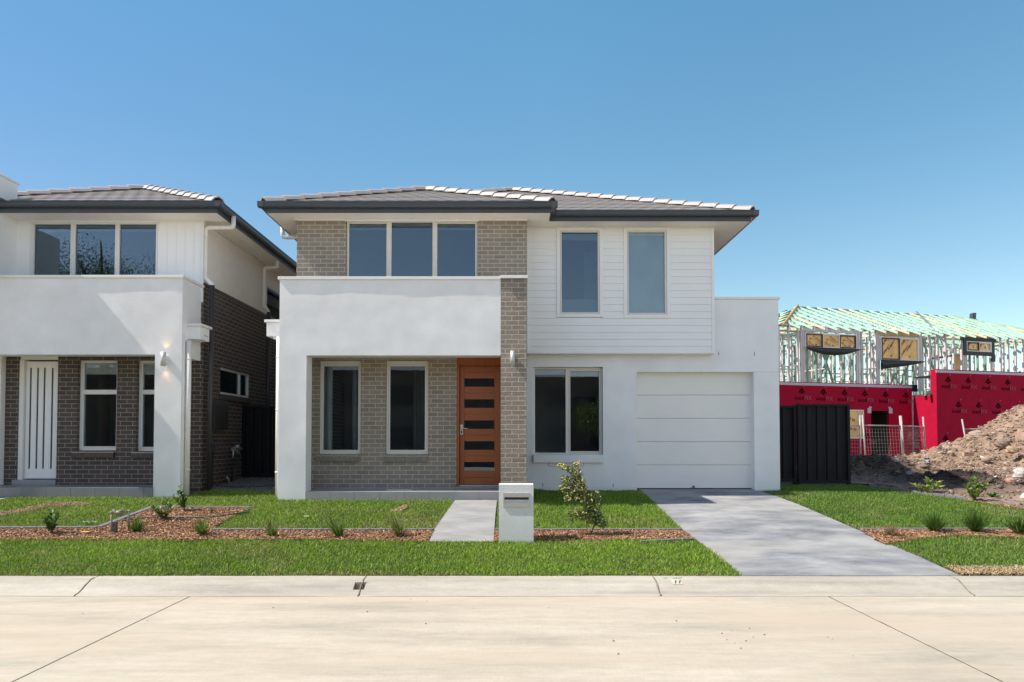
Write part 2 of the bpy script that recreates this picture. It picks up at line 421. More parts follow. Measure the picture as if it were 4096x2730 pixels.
# road: cast slabs with open joints
def road_z(y): return -0.128 + (KY0 - y) * 0.004
b = MB()
xs = [-24.0, -13.6, -3.42, 3.36, 13.4, 24.0]
for i in range(5):
    a, c = xs[i] + 0.006, xs[i+1] - 0.006
    for y0, y1 in ((-12, 2.2), (2.212, KY0 - 0.006)):
        zz = [road_z(y0), road_z(y1)]
        b.add([(a,y0,zz[0]),(c,y0,zz[0]),(c,y1,zz[1]),(a,y1,zz[1]),(a,y0,zz[0]-.12),(c,y0,zz[0]-.12),(c,y1,zz[1]-.12),(a,y1,zz[1]-.12)],
              [(0,1,2,3),(0,4,5,1),(1,5,6,2),(2,6,7,3),(3,7,4,0)])
setp(b.build('road', M['road'], bevel=0.004), kind='structure')
# rollover kerb, cast in lengths with open joints; one length has a broken stormwater hole
prof = [(KY1, 0.0), (7.66, -0.004), (7.60, -0.014), (7.55, -0.032), (7.50, -0.057), (7.44, -0.088), (7.38, -0.113), (7.33, -0.125), (KY0, -0.128)]
b = MB()
hole = (hx(1418, 2337, 7.52), hx(1462, 2337, 7.52))
cuts = [-24, -12.2, -4.66, -1.64, 1.585, 4.93, 12, 24]
for i in range(len(cuts) - 1):
    a, c = cuts[i] + 0.007, cuts[i+1] - 0.007
    st_ = sorted(set([x for x in frange(a, c, 0.25)] + [h for h in hole if a < h < c]))
    for xa, xb in zip(st_, st_[1:]):
        for (ya, za), (yb, zb) in zip(prof, prof[1:]):
            inh = hole[0] - 1e-4 <= xa and xb <= hole[1] + 1e-4 and 7.43 < (ya + yb) / 2 < 7.57
            if inh: continue
            w = lambda x, y: 0.003 * noise.noise(Vector((x * 1.5, y * 9, 0)))
            b.add([(xa,yb,zb+w(xa,yb)),(xb,yb,zb+w(xb,yb)),(xb,ya,za+w(xb,ya)),(xa,ya,za+w(xa,ya))], [(0,1,2,3)], True)
    for x, s in ((a, 1), (c, -1)):
        vs = [(x, y, z) for y, z in prof] + [(x, KY0, -0.3), (x, KY1, -0.3)]
        b.add(vs, [tuple(range(len(vs)))] if s > 0 else [tuple(range(len(vs)))[::-1]])
    b.add([(a,KY1,0),(c,KY1,0),(c,KY1,-.3),(a,KY1,-.3)], [(0,1,2,3)])
# rough walls inside the hole
b.add([(hole[0],7.44,-.09),(hole[0],7.55,-.03),(hole[0],7.55,-.2),(hole[0],7.44,-.2)], [(0,1,2,3)])
b.add([(hole[1],7.44,-.09),(hole[1],7.55,-.03),(hole[1],7.55,-.2),(hole[1],7.44,-.2)], [(3,2,1,0)])
b.add([(hole[0],7.55,-.03),(hole[1],7.55,-.03),(hole[1],7.55,-.2),(hole[0],7.55,-.2)], [(3,2,1,0)])
setp(b.build('kerb', M['kerb']), kind='structure')
# broken strips of joint filler
b = MB()
for x, o in ((-4.66, .05), (-1.64, -.03), (1.585, .03), (4.93, .03)):
    b.tube([(x + random.uniform(-.007, .007), y, z - .001) for k, (y, z) in enumerate(prof[1:-1])], 0.009, 5)
setp(b.build('joint_filler', mat('joint_filler', (0.20, 0.17, 0.12), 0.9, 0.3, 30)), 'grey brown filler strips squeezed from the open kerb joints', 'joint filler', kind='stuff')
M['tar'] = mat('joint_tar', (.05, .042, .035), .9, .3, 20)
b = MB()
for x in (-13.6, -3.42, 3.36, 13.4):
    yy = 0.0
    while yy < KY0 - .02:
        y2 = min(yy + .35, KY0 - .01); o = random.uniform(-.002, .002); b.box(x - .007 + o, x + .007 + o, yy, y2 - .001, road_z(yy) - .03, road_z(y2) - .0005); yy = y2
b.box(-13, 13, KY0 - .007, KY0 + .001, -.2, -.1325)
setp(b.build('joint_filler', M['tar']), 'dark filler in the transverse joints and along the gutter line of the road', 'joint filler', kind='stuff')
# drop of dark silt in the hole
# driveway slab
DL = [(2968, 2301), (2893, 2240), (2800, 2170), (2740, 2127), (2668, 2060), (2600, 1995), (2562, 1962)]
DR = [(3832, 2301), (3705, 2240), (3560, 2180), (3440, 2125), (3290, 2060), (3150, 2000), (3030, 1963)]
def dz(y): return SL * (y - KY1)
def on_drive(px, py):
    lo, hi = 7.0, 16.0
    for _ in range(40):
        m = (lo + hi) / 2
        if P(px, py, m)[2] > dz(m): lo = m
        else: hi = m
    return P(px, py, lo)[0], lo
dl = [on_drive(*p) for p in DL]; dr = [on_drive(*p) for p in DR]
dl[0] = (dl[0][0], KY1 + .004); dr[0] = (dr[0][0], KY1 + .004)
dl.append((dl[-1][0], 14.66)); dr.append((dr[-1][0], 14.66))
def lerp_edge(e, y):
    for (xa, ya), (xb, yb) in zip(e, e[1:]):
        if ya <= y <= yb: return xa + (xb - xa) * (y - ya) / max(1e-6, yb - ya)
    return e[0][0] if y < e[0][1] else e[-1][0]
b = MB()
ys = [KY1 + .004, 8.6, 9.6, 10.20, 10.206, 11.2, 12.6, 13.6, 14.66]
for y0, y1 in zip(ys, ys[1:]):
    if y1 - y0 < 0.02: continue
    a0, a1, c0, c1 = lerp_edge(dl, y0), lerp_edge(dl, y1), lerp_edge(dr, y0), lerp_edge(dr, y1)
    z0, z1 = dz(y0) + .004, dz(y1) + .004
    b.add([(a0,y0,z0),(c0,y0,z0),(c1,y1,z1),(a1,y1,z1),(a0,y0,z0-.1),(c0,y0,z0-.1),(c1,y1,z1-.1),(a1,y1,z1-.1)],
          [(0,1,2,3),(0,4,5,1),(1,5,6,2),(2,6,7,3),(3,7,4,0)])
setp(b.build('driveway', M['drive']), kind='structure')
# garden path
pl = [gnd(*p) for p in ((1716, 2169), (1736, 2122), (1783, 2055), (1820, 2003))]
pr = [gnd(*p) for p in ((1974, 2169), (1977, 2122), (1982, 2055), (1988, 2003))]
b = MB()
def pathquad(A, B, C, D):
    b.add([A, B, C, D] + [(q[0], q[1], q[2] - .1) for q in (A, B, C, D)], [(0,1,2,3),(0,4,5,1),(1,5,6,2),(2,6,7,3),(3,7,4,0)])
for i in range(3):
    g = 0.004 if i == 1 else 0
    up = lambda p, dy=0: (p[0], p[1] + dy, p[2] + .008)
    pathquad(up(pl[i], g), up(pr[i], g), up(pr[i+1]), up(pl[i+1]))
setp(b.build('path', M['path']), kind='structure')
b = MB()
lp = [gnd(*p) for p in ((-260, 2040), (0, 2001), (92, 1984), (-260, 1984))]
b.prism([(x, y, z + .012) for x, y, z in lp], (0, 0, -.06))
setp(b.build('path', M['path']), kind='structure')

# ================================================================ shared builders for houses
def frame_rect(mb, x0, x1, z0, z1, y0, y1, w):
    mb.box(x0, x0+w, y0, y1, z0, z1); mb.box(x1-w, x1, y0, y1, z0, z1)
    mb.box(x0+w, x1-w, y0, y1, z0, z0+w); mb.box(x0+w, x1-w, y0, y1, z1-w, z1)
def window(parent, x0, x1, z0, z1, y, panes, fm, glass, w=0.045, dep=0.09, blinds=None, bar=()):
    "frame (part) with panes and blinds as its sub-parts; panes given as (xa,xb,za,zb) glass areas"
    f = MB(); frame_rect(f, x0, x1, z0, z1, y, y + dep, w)
    grid_wall(f, x0 + .002, x1 - .002, z0 + .002, z1 - .002, y + .012, y + dep - .005, [tuple(p) for p in panes])
    for (a, c, d, e) in bar: f.box(a, c, y + .004, y + dep - .004, max(d, z0 + w), min(e, z1 - w))
    for (a, c, d, e) in panes: frame_rect(f, a - .022, c + .022, d - .022, e + .022, y - .008, y + dep - .02, .0218)
    fr = f.build('window', fm, parent, bevel=0.003)
    for i, (a, c, d, e) in enumerate(panes):
        MB().box(a, c, y + .030, y + .036, d, e).build('pane', glass, fr)
        if blinds and blinds[i]:
            q = MB().box(a + .004, c - .004, y + .046, y + .050, e - blinds[i], e - .002)
            q.box(a + .008, c - .008, y + .043, y + .055, e - blinds[i] - .022, e - blinds[i] - .001).build('blind', M['blind'], fr)
    return fr
def gutter_run(mb, x0, x1, y, ztop, x0r=0, x1r=0):
    "quad gutter along X, front lip at y; ends mitred back by running past"
    pr = [(0, 0), (0, -.016), (.012, -.022), (.012, -.062), (.016, -.085), (.035, -.105), (.12, -.105), (.12, 0), (.11, -.004), (.03, -.02), (.012, -.004)]
    n = len(pr)
    vs = [(x0, y + a, ztop + c) for a, c in pr] + [(x1, y + a, ztop + c) for a, c in pr]
    return mb.add(vs, [tuple(range(n)), tuple(range(2*n-1, n-1, -1))] + [(i+n, (i+1) % n + n, (i+1) % n, i) for i in range(n)])
def gutter_side(mb, y0, y1, x, ztop, sgn):
    pr = [(0, 0), (0, -.016), (.012, -.022), (.012, -.062), (.016, -.085), (.035, -.105), (.12, -.105), (.12, 0), (.11, -.004), (.03, -.02), (.012, -.004)]
    n = len(pr)
    vs = [(x + sgn * a, y0, ztop + c) for a, c in pr] + [(x + sgn * a, y1, ztop + c) for a, c in pr]
    return mb.add(vs, [tuple(range(n)), tuple(range(2*n-1, n-1, -1))] + [(i+n, (i+1) % n + n, (i+1) % n, i) for i in range(n)])
def tiles(mb, O, e, d, L, zt, t, rmax, lo, hi, gauge=0.30):
    "concrete tile courses; O eave start, e eave dir, d inward dir (unit, horizontal), t = rise per run; lo/hi(r) limits along the eave"
    e = Vector(e); d = Vector(d); O = Vector(O); k = 0; r = 0.0
    while r < rmax:
        r1 = min(rmax, r + gauge + .05)
        a, c = lo(r + .05), hi(r + .05)
        if c - a > 0.1:
            n = max(2, int((c - a) / 0.055)); us = [a + (c - a) * i / n for i in range(n + 1)]
            vs = []
            for u in us:
                ph = ((u + (k % 2) * .15) / 0.30) % 1.0
                wv = 0.004 * math.exp(-((ph - .5) / .12) ** 2) - 0.001 * math.cos(2 * math.pi * ph)
                base = O + e * u + d * r
                z0 = zt + t * r
                lo_ = base + d * .028
                vs += [(lo_.x, lo_.y, z0 - .002), (base.x, base.y, z0 + .024 + wv)]
                a1, c1 = lo(r1), hi(r1); uu = min(max(u, a1), max(c1, a1)); bk = O + e * uu + d * r1
                vs += [(bk.x, bk.y, zt + t * r1 + .008 + wv * .5)]
            fs = []
            for i in range(n):
                j = i * 3; q = j + 3
                fs += [(j, q, q + 1, j + 1), (j + 1, q + 1, q + 2, j + 2)]
            mb.add(vs, fs, False)
        r += gauge; k += 1
def capping(mb, A, B, w=0.135, h=0.085, L=0.40):
    A = Vector(A); B = Vector(B); D = B - A; n = max(1, int(round(D.length / L))); d = D.normalized()
    sd = d.cross(Vector((0, 0, 1))).normalized(); up = sd.cross(d)
    for i in range(n):
        p = A + D * (i / n) - d * .01; q = A + D * ((i + 1) / n) + d * .035
        vs = []
        for c, s, lift in ((p, 1.0, .026), (q, .90, 0.0)):
            for a, bb in ((-1, -.35), (-.62, .55), (0, 1.0), (.62, .55), (1, -.35)):
                vs.append(c + sd * (a * w * s) + up * (bb * h * s + lift))
            for a, bb in ((.85, -.38), (.5, .32), (0, .72), (-.5, .32), (-.85, -.38)):
                vs.append(c + sd * (a * w * s) + up * (bb * h * s + lift))
        fs = []
        for k in range(4): fs.append((k, k+1, 10+k+1, 10+k))
        fs.append((0,1,8,9)); fs.append((1,2,7,8)); fs.append((2,3,6,7)); fs.append((3,4,5,6))
        mb.add(vs, [tuple(reversed(f)) for f in fs], False)
def brick_sill(mb, x0, x1, y, ztop, proj=.045):
    n = int(round((x1 - x0) / .086)); w = (x1 - x0) / n
    for i in range(n):
        a = x0 + i * w + .005; c = x0 + (i + 1) * w - .005
        mb.add([(a,y-proj,ztop-.13),(c,y-proj,ztop-.13),(c,y-proj,ztop-.035),(a,y-proj,ztop-.035),(a,y+.06,ztop-.13),(c,y+.06,ztop-.13),(c,y+.06,ztop),(a,y+.06,ztop)],
               [(0,1,2,3),(3,2,6,7),(1,5,6,2),(0,3,7,4),(0,4,5,1)])
M['sillbrick'] = mat('sill_brick', (0.20, 0.19, 0.165), 0.8, 0.15, 9, 0.3, 60)
M['sillbrick_dark'] = mat('sill_brick_dark', (0.085, 0.07, 0.065), 0.8, 0.15, 9, 0.3, 60)
M['mortar'] = mat('mortar', (0.40, 0.33, 0.25), 0.95, 0.1, 20)

# ================================================================ MAIN HOUSE
YF, YP, YU, YC, YG = 12.36, 13.19, 13.62, 14.15, 14.40
H = thing('brick_and_render_house', (0.3, 13.4, G(0, 13.2)), 'two storey house with white rendered porch front, brick pillar and timber door', 'house')
xl = hx(1114, 1700, YF); xcol = hx(1224, 1700, YF); xr = hx(2003, 1400, YF)
zc = hz(1422.5, YF); zp = hz(1120, YF); zf = hz(1968, YF)
b = MB()
wavy_wall(b, xl, xr - .001, zf - .55, zp, YF, YF + .34, [(xcol, xr + 1, zf - .6, zc)], amp=0.007)
b.box(xl, xl + .24, YF + .34, YU + .02, zf - .5, zp - .003)             # return at the left end
b.build('front_wall', M['render'], H)
b = MB().box(xl - .03, xr - .004, YF - .03, YF + .37, zp + .001, hz(1108, YF)); b.box(xl - .03, xl + .27, YF + .37, YU, zp + .001, hz(1108, YF))
b.build('parapet_capping', M['cap'], H, bevel=.004)
b = MB().box(xcol - .1, xr, YF + .34, YU + .02, zc + .08, zc + .30); b.build('porch_ceiling', M['soffit'], H)
# brick pillar
xp0, xp1 = hx(2003, 1600, YF), hx(2107, 1600, YF)
b = MB(); b.box(xp0, xp1, YF - .012, YG, zf - .5, hz(1116, YF)); b.build('brick_pillar', M['brick_rock'], H)
b = MB().box(xp0 - .012, xp1 + .02, YF - .05, YU - .02, hz(1116, YF) + .001, hz(1104, YF)); b.build('pillar_capping', M['cap'], H, bevel=.004)
# porch floor with tiled edge
b = MB(); b.box(xcol - .25, xp0, YF + .01, YP + .02, zf - .5, zf - .012)
xx = xcol - .0
while xx < xp0 - .02:
    x2 = min(xx + .443, xp0 - .002)
    b.box(xx, x2, YF - .012, YF + .012, zf - .45, zf)
    b.box(xx, x2, YF + .014, YP + .01, zf - .02, zf)
    xx += .4475
b.build('porch_floor', M['floor_tile'], H)
# porch wall
w1 = (hx(1277, 1600, YP), hx(1442.5, 1600, YP), hz(1818, YP), hz(1443, YP))
w2 = (hx(1543, 1600, YP), hx(1712.5, 1600, YP), hz(1819, YP), hz(1443, YP))
dr_ = (hx(1826, 1700, YP), xp0 + .05, zf + .0, zc + .2)
b = MB(); grid_wall(b, xl + .1, xp1, zf - .1, zc + .1, YP, YP + .24, [w1, w2, dr_]); b.build('porch_wall', M['brick'], H)
for w in (w1, w2):
    a, c = w[0] + .10, w[1] - .10
    o_ = 0 if w is w1 else 266.3
    window(H, w[0] + .004, w[1] - .004, w[2] + .004, w[3] - .004, YP + .05, [(hx(1294 + o_, 1600, YP+.06), hx(1434 + o_, 1600, YP+.06), hz(1801, YP+.06), hz(1466, YP+.06))], M['frame'], M['glass'], w=.04)
for w in (w1, w2):
    b = MB(); brick_sill(b, w[0] - .03, w[1] - .012, YP, w[2] - .008); bs_ = b.build('brick_sill', M['sillbrick'], H)
    b = MB(); b.box(w[0] - .04, w[1] - .015, YP - .035, YP + .05, w[2] - .13, w[2] - .022); b.build('sill_mortar', M['mortar'], bs_)
# entry door
df = MB(); fx0, fx1 = dr_[0] + .002, dr_[1]
zd0 = hz(1943, YP + .08); ztr = hz(1462, YP)
df.box(fx0, fx0 + .05, YP + .02, YP + .2, zd0, dr_[3]); df.box(fx0 + .05, fx1, YP + .04, YP + .2, ztr, dr_[3])
df.build('door_frame', M['wood_v'], H, bevel=.003)
YD = YP + .09
lx0, lx1 = hx(1840, 1700, YD), hx(1840, 1700, YD) + .93
gx0, gx1 = hx(1857, 1700, YD), hx(1977.5, 1700, YD)
rows = [(hz(a*.4675+1350, YD), hz(c*.4675+1350, YD)) for c, a in ((352, 422), (532, 603), (712, 783), (890, 962), (1068, 1141))]
leaf = MB()
leaf.box(lx0, gx0 - .001, YD, YD + .045, zd0 + .02, ztr - .004); leaf.box(gx1 + .001, lx1, YD, YD + .045, zd0 + .02, ztr - .004)
lf = leaf.build('door', M['wood_v'], H, bevel=.003)
zz = [ztr - .004] + [v for r_ in rows for v in (r_[1], r_[0])] + [zd0 + .02]
rb = MB()
for i in range(0, len(zz), 2):
    t_, bo = zz[i], zz[i + 1]; n = 2; hh = (t_ - bo) / n
    for k in range(n): rb.box(gx0, gx1, YD + .006, YD + .04, bo + k * hh + .0015, bo + (k + 1) * hh - .0015)
rb.build('door_rail', M['wood'], lf, bevel=.002)
for r_ in rows: MB().box(gx0, gx1, YD + .02, YD + .026, r_[0], r_[1]).build('pane', M['glass'], lf)
hb = MB(); hxx = hx(1846.5, 1720, YD)
hb.box(hxx - .027, hxx + .027, YD - .012, YD, hz(1740, YD), hz(1699, YD)); hb.tube([(hxx, YD - .01, hz(1715, YD)), (hxx, YD - .055, hz(1715, YD)), (hxx + .12, YD - .055, hz(1715, YD))], .009, 8)
hb.build('door_handle', M['steel'], lf, bevel=.003)
MB().box(hxx - .012, hxx + .012, YD - .016, YD - .012, hz(1735, YD), hz(1724, YD)).build('keyhole', M['black'], lf)
b = MB().box(fx0, xp0, YP - .005, YP + .2, zf + .001, zd0 - .012); b.build('door_step', M['floor_tile'], H)
MB().box(fx0 + .05, xp0, YD - .03, YD + .1, zd0 - .010, zd0 + .012).build('threshold', M['steel'], H)
# upper brick wall and its triple window
zs = hz(851, 13.22)                 # soffit height
xu0, xu1 = hx(1187, 1000, YU), hx(2108, 1000, YU)
u0, u1 = hx(1384, 1000, YU), hx(1910.5, 1000, YU)
zu0 = zp - .42
b = MB(); grid_wall(b, xu0, xu1, zc - .05, zs + .02, YU, YU + .24, [(u0, u1, zu0, zs + .05)]); b.build('upper_brick_wall', M['brick'], H)
zt_ = hz(895, YU + .1)
pan = [(hx(a, 1000, YU+.05), hx(c, 1000, YU+.05), zu0 + .12, hz(e, YU+.05)) for a, c, e in ((1396.5, 1546.5, 895.5), (1566, 1730.5, 889.5), (1749, 1901.5, 895.5))]
mul = [(hx(1548, 1000, YU+.05), hx(1564, 1000, YU+.05), zu0, zs), (hx(1732, 1000, YU+.05), hx(1748, 1000, YU+.05), zu0, zs)]
window(H, u0 + .004, u1 - .004, zu0, zs - .01, YU + .04, pan, M['frame'], M['glass_up'], w=.04, blinds=[.10, .05, .10], bar=mul)
MB().box(u0 - .06, u0 - .002, YU - .012, YU + .06, zu0, zs - .02).build('side_trim', M['board'], H) if 0 else None
b = MB()
b.box(xu0 - .04, u0 - .02, YU - .035, YU, zs - .032, zs - .002); b.box(u1 + .02, xu1 + .02, YU - .035, YU, zs - .032, zs - .002)
b.box(u0 - .02, u1 + .02, YU - .012, YU + .03, zs - .045, zs - .002)
b.box(xu1, hx(2862, 912, YC), YC - .03, YC, zs - .03, zs - .002); b.build('eave_moulding', M['cap'], H)
# weatherboard wing
xc0, xc1 = xu1, hx(2855, 1150, YC)
zb_ = hz(1414, YC)
W1 = (hx(2226.5, 1090, YC), hx(2411, 1090, YC), hz(1270, YC), zs - .012); W2 = (hx(2494, 1090, YC), hx(2680, 1090, YC), hz(1274, YC), zs - .012)
bd = MB(); nb = 18; bh = (zs - .02 - zb_) / nb
xe = hx(2845, 1150, YC)
for k in range(nb):
    z0 = zb_ + k * bh; z1 = z0 + bh + .012
    segs = [(xc0 + .03, xe)]
    for w in (W1, W2):
        if z0 + bh * .5 > w[2]:
            ns = []
            for a, c in segs:
                if a < w[0] and c > w[1]: ns += [(a, w[0]), (w[1], c)]
                else: ns.append((a, c))
            segs = ns
    for a, c in segs:
        bd.add([(a, YC-.024, z0), (c, YC-.024, z0), (c, YC-.007, z1), (a, YC-.007, z1), (a, YC+.01, z0), (c, YC+.01, z0), (c, YC+.01, z1), (a, YC+.01, z1)],
               [(0,1,2,3),(0,4,5,1),(1,5,6,2),(3,2,6,7),(4,0,3,7)])
bd.build('weatherboard_cladding', M['board'], H)
b = MB(); grid_wall(b, xc0, xc1, zb_, zs + .02, YC + .011, YC + .25, [(W1[0]+.05, W1[1]-.05, W1[2]+.05, zs), (W2[0]+.05, W2[1]-.05, W2[2]+.05, zs)])
b.box(xc0 + .005, xc0 + .045, YC - .035, YC + .011, zb_ - .004, zs - .03); b.box(xe, xc1 + .004, YC - .035, YC + .011, zb_ - .004, zs - .03)
b.box(xc0, xc1, YC - .01, YG + .1, zb_ - .012, zb_ - .001)
b.build('cladding_frame', M['board'], H)
for w, g, bl in ((W1, (2246.5, 2390.5, 925, 1250.5), .17), (W2, (2514, 2658, 926, 1253), .06)):
    f = MB(); frame_rect(f, w[0], w[1], w[2], w[3], YC - .038, YC + .02, .068)
    f.build('window_surround', M['board'], H, bevel=.003)
    pn = (hx(g[0], 1090, YC), hx(g[1], 1090, YC), hz(g[3], YC), hz(g[2], YC))
    fr = window(H, w[0] + .069, w[1] - .069, w[2] + .069, w[3] - .069, YC - .018, [pn], M['frame'], M['glass_up'] if w is W1 else M['glass'], w=.03, dep=.08, blinds=[bl])
    if w is W2: MB().box(pn[0] - .01, pn[1] + .01, YC + .045, YC + .05, pn[2] - .01, pn[3] + .01).build('frosted_film', M['frost'], fr)
    else: MB().box(pn[0] + .52, pn[0] + .9, YC + .5, YC + .54, pn[2] - .4, pn[3] - .30).build('wardrobe_panel', M['sheer'], fr)
# garage and study wall
xg1 = hx(3116, 1500, YG); zg1 = hz(1199, YG)
Wg = (hx(2134, 1640, YG), hx(2412, 1640, YG), hz(1820, YG), hz(1468.5, YG))
Gd = (hx(2547, 1700, YG), hx(3017, 1700, YG), -0.2, hz(1488.5, YG))
b = MB(); b2 = MB()
grid_wall(b, xp1 - .01, xg1, -.1, zg1, YG, YG + .27, [Wg, Gd]); b.box(xg1 - .2, xg1, YG + .27, 23.99, 0, zg1)
b.build('garage_wall', M['render_smooth'], H)
MB().box(hx(2855, 1190, YG) - .3, xg1 + .03, YG - .03, YG + .3, zg1 + .001, hz(1189.5, YG)).build('garage_capping', M['cap'], H, bevel=.004)
for px_, py0, py1 in ((2875, 1408, 1422), (3017.5, 1408, 1424), (2171, 1933, 1947), (2452.5, 1936, 1950)):
    x = hx(px_, py0, YG); MB().box(x - .006, x + .006, YG - .002, YG + .02, hz(py1, YG), hz(py0, YG)).build('weep_slot', M['black'], H)
b = MB()
xa, xb = hx(2194.5, 1860, YG), hx(2335, 1860, YG)
for x in (xa, xb): b.box(x - .004, x + .004, YG - .002, YG + .01, hz(1865, YG), hz(1852, YG))
b.box(xa, xb, YG - .0025, YG + .01, hz(1866, YG), hz(1865, YG)); b.build('panel_joint', M['pipe_dark'], H)
MB().box(Gd[1], xg1, YG - .0015, YG + .01, hz(1489.0, YG), hz(1488.4, YG)).build('render_joint', M['gutter'], H)
MB().box(xp1, Gd[0], YG - .0015, YG + .01, hz(1953.0, YG), hz(1952.6, YG)).build('render_joint', M['gutter'], H)
MB().box(Wg[0] - .005, Wg[1] + .01, YG - .07, YG + .1, hz(1851, YG), hz(1821, YG)).build('window_sill', M['render_smooth'], H, bevel=.004)
YW = YG + .10
pans = [(hx(2136.5, 1650, YW), hx(2262.5, 1650, YW), hz(1812, YW), hz(1478.5, YW)), (hx(2281.5, 1650, YW), hx(2397, 1650, YW), hz(1806, YW), hz(1485, YW))]
window(H, Wg[0] + .004, Wg[1] - .004, Wg[2] + .002, Wg[3] - .004, YW, pans, M['frame'], M['glass'], w=.03, blinds=[.09, .09], bar=[(hx(2266, 1650, YW), hx(2280, 1650, YW), Wg[2], Wg[3])])
# sectional garage door
YGD = YG + .20
gd = MB(); zb0 = hz(1954, YGD); zt0 = Gd[3] + .02; ph = (zt0 - zb0) / 5
gd.box(Gd[0] - .05, Gd[1] + .05, YGD + .045, YGD + .07, zb0, zt0)
gdo = gd.build('garage_door', M['garage'], H)
for k in range(5):
    MB().box(Gd[0] - .04, Gd[1] + .04, YGD, YGD + .044, zb0 + k * ph + .003, zb0 + (k + 1) * ph - .003).build('door_panel', M['garage'], gdo, bevel=.004)
xh = hx(2773, 1945, YGD); b = MB(); b.box(xh - .035, xh + .035, YGD - .02, YGD, hz(1951, YGD), hz(1948, YGD)); b.box(xh - .012, xh + .012, YGD - .03, YGD, hz(1949, YGD), hz(1943, YGD))
b.build('lift_handle', M['pipe_dark'], gdo)
MB().box(Gd[0], Gd[1], YGD - .01, YGD + .05, zb0 - .03, zb0 - .002).build('bottom_seal', M['black'], gdo)
# shell: side, back walls, floors, partitions
b = MB(); b.box(xu0, xu0 + .2, YU + .24, 24, 0, zs); b.box(xc1 - .2, xc1 - .002, YC + .25, 24, zb_ - .011, zs); b.box(xu0, xg1, 24, 24.2, 0, zs)
b.build('side_wall', M['brick'], H)
b = MB(); b.box(xu0 + .2, xp1 - .05, YP + .25, 23.9, zf - .05, zf + .01); b.box(xp1 - .04, xg1 - .2, YG + .3, 23.9, zf - .05, zf + .01); b.box(xu0 + .2, xu1 - .05, YU + .25, 23.9, zc + .3, zc + .45); b.box(xu1 - .04, xc1 - .2, YC + .26, 23.9, zc + .3, zc + .45)
b.box(xp1 + .1, xg1 - .2, YG + .3, 22, zg1 - .5, zg1 - .4)
b.box(xu0 + .2, xp1, YP + 3.6, YP + 3.7, zf, zc + .3); b.box(xp0 - .1, xp1, YP + .5, YP + 3.6, zf, zc + .3)
b.box(xu0 + .2, xc1 - .2, YU + 3.2, YU + 3.3, zc + .45, zs); b.box(xu1 - .15, xu1, YU + .25, YU + 3.2, zc + .45, zs)
b.box(xp1 + .1, Gd[0] - .1, YG + 3.2, YG + 3.3, 0, zc + .3); b.box(Gd[0] - .2, Gd[0] - .1, YG + .3, YG + 3.2, 0, zc + .3)
b.box(-1.6, -1.5, YP + 1.6, YP + 3.6, zf, zc + .3)
b.build('interior', M['interior'], H)
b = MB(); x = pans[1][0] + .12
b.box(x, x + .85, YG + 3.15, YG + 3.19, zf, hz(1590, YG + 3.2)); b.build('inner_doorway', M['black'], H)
# curtains behind the porch windows
for (a, c, y) in ((w1[0] - .1, w1[0] + .14, YP + .35), (w1[1] - .25, w1[1] + .1, YP + .4), (w2[0] + .30, w2[0] + .62, YP + 1.6)):
    n = 14; b = MB()
    for i in range(n):
        xa = a + (c - a) * i / n; xb = a + (c - a) * (i + 1) / n; ya = y + .03 * math.sin(i * 1.9); yb = y + .03 * math.sin((i + 1) * 1.9)
        b.add([(xa, ya, zf), (xb, yb, zf), (xb, yb, zc + .2), (xa, ya, zc + .2)], [(0, 1, 2, 3)], True)
    b.build('curtain', M['sheer'], H)
# eaves, fascia, gutters
zg = zs + .187
xL, xM, xR = hx(1061, 851, 13.22), hx(2205, 884, 13.22), hx(3003.5, 884, 13.73)
YL, YR = 13.22, 13.73
b = MB(); b.box(xL + .02, xR - .0, YR + .02, 24.4, zs, zs + .02); b.box(xL + .02, xM - .02, YL + .02, YR + .03, zs + .0005, zs + .0205); b.build('soffit', M['soffit'], H)
b = MB(); b.box(xL, xM, YL, YL + .02, zs - .004, zg - .02); b.box(xM - .02, xM, YL + .02, YR, zs - .004, zg - .02)
b.box(xM, xR - .0, YR, YR + .02, zs - .004, zg - .02); b.box(xL, xL + .02, YL + .02, 24.4, zs - .004, zg - .02)
b.build('fascia', M['gutter'], H)
MB().box(xR, xR + .02, YR, 24.4, zs - .004, zg - .02).build('side_fascia', M['pink'], H, label='edge board under the right eave, coloured salmon for the red house reflection')
b = MB(); gutter_run(b, xL - .12, xM + .12, YL - .12, zg); gutter_run(b, xM + .0, xR + .13, YR - .12, zg - .0006)
gutter_side(b, YL - .119, 24.4, xL - .12, zg - .0004, 1); gutter_side(b, YR - .119, 24.4, xR + .13, zg - .0002, -1); gutter_side(b, YL - .118, YR - .06, xM + .12, zg - .0003, -1)
b.build('gutter', M['gutter'], H)
MB().box(xR - .0, xR + .12, YR - .0, 24.4, zg - .112, zg - .108).build('gutter_underside', M['pink'], H)  # same reflected red coloured onto the gutter bottom
# tiled roof
ze = zg - .012; t = 0.452
EA, EB = YL - .04, YR - .04
XA0, XA1, XB1 = xL - .04, xM + .04, xR + .04
rb = MB()
hwA = (XA1 - XA0) / 2; hwB = (XB1 - XA0) / 2
tiles(rb, (XA0, EA, 0), (1,0,0), (0,1,0), XA1 - XA0, ze, t, hwA, lambda r: r, lambda r: XA1 - XA0 - r)
tiles(rb, (XA0, EB, 0), (1,0,0), (0,1,0), XB1 - XA0, ze, t, hwB, lambda r: (XA1 - XA0 - min(r, hwA)) if r < hwA else max(r, 0), lambda r: XB1 - XA0 - r)
tiles(rb, (XA0, EA, 0), (0,1,0), (1,0,0), 11, ze, t, hwB, lambda r: r + (EB - EA if r > hwA else 0), lambda r: 11.0)
tiles(rb, (XB1, EB, 0), (0,1,0), (-1,0,0), 11, ze, t, hwB, lambda r: r, lambda r: 11.0)
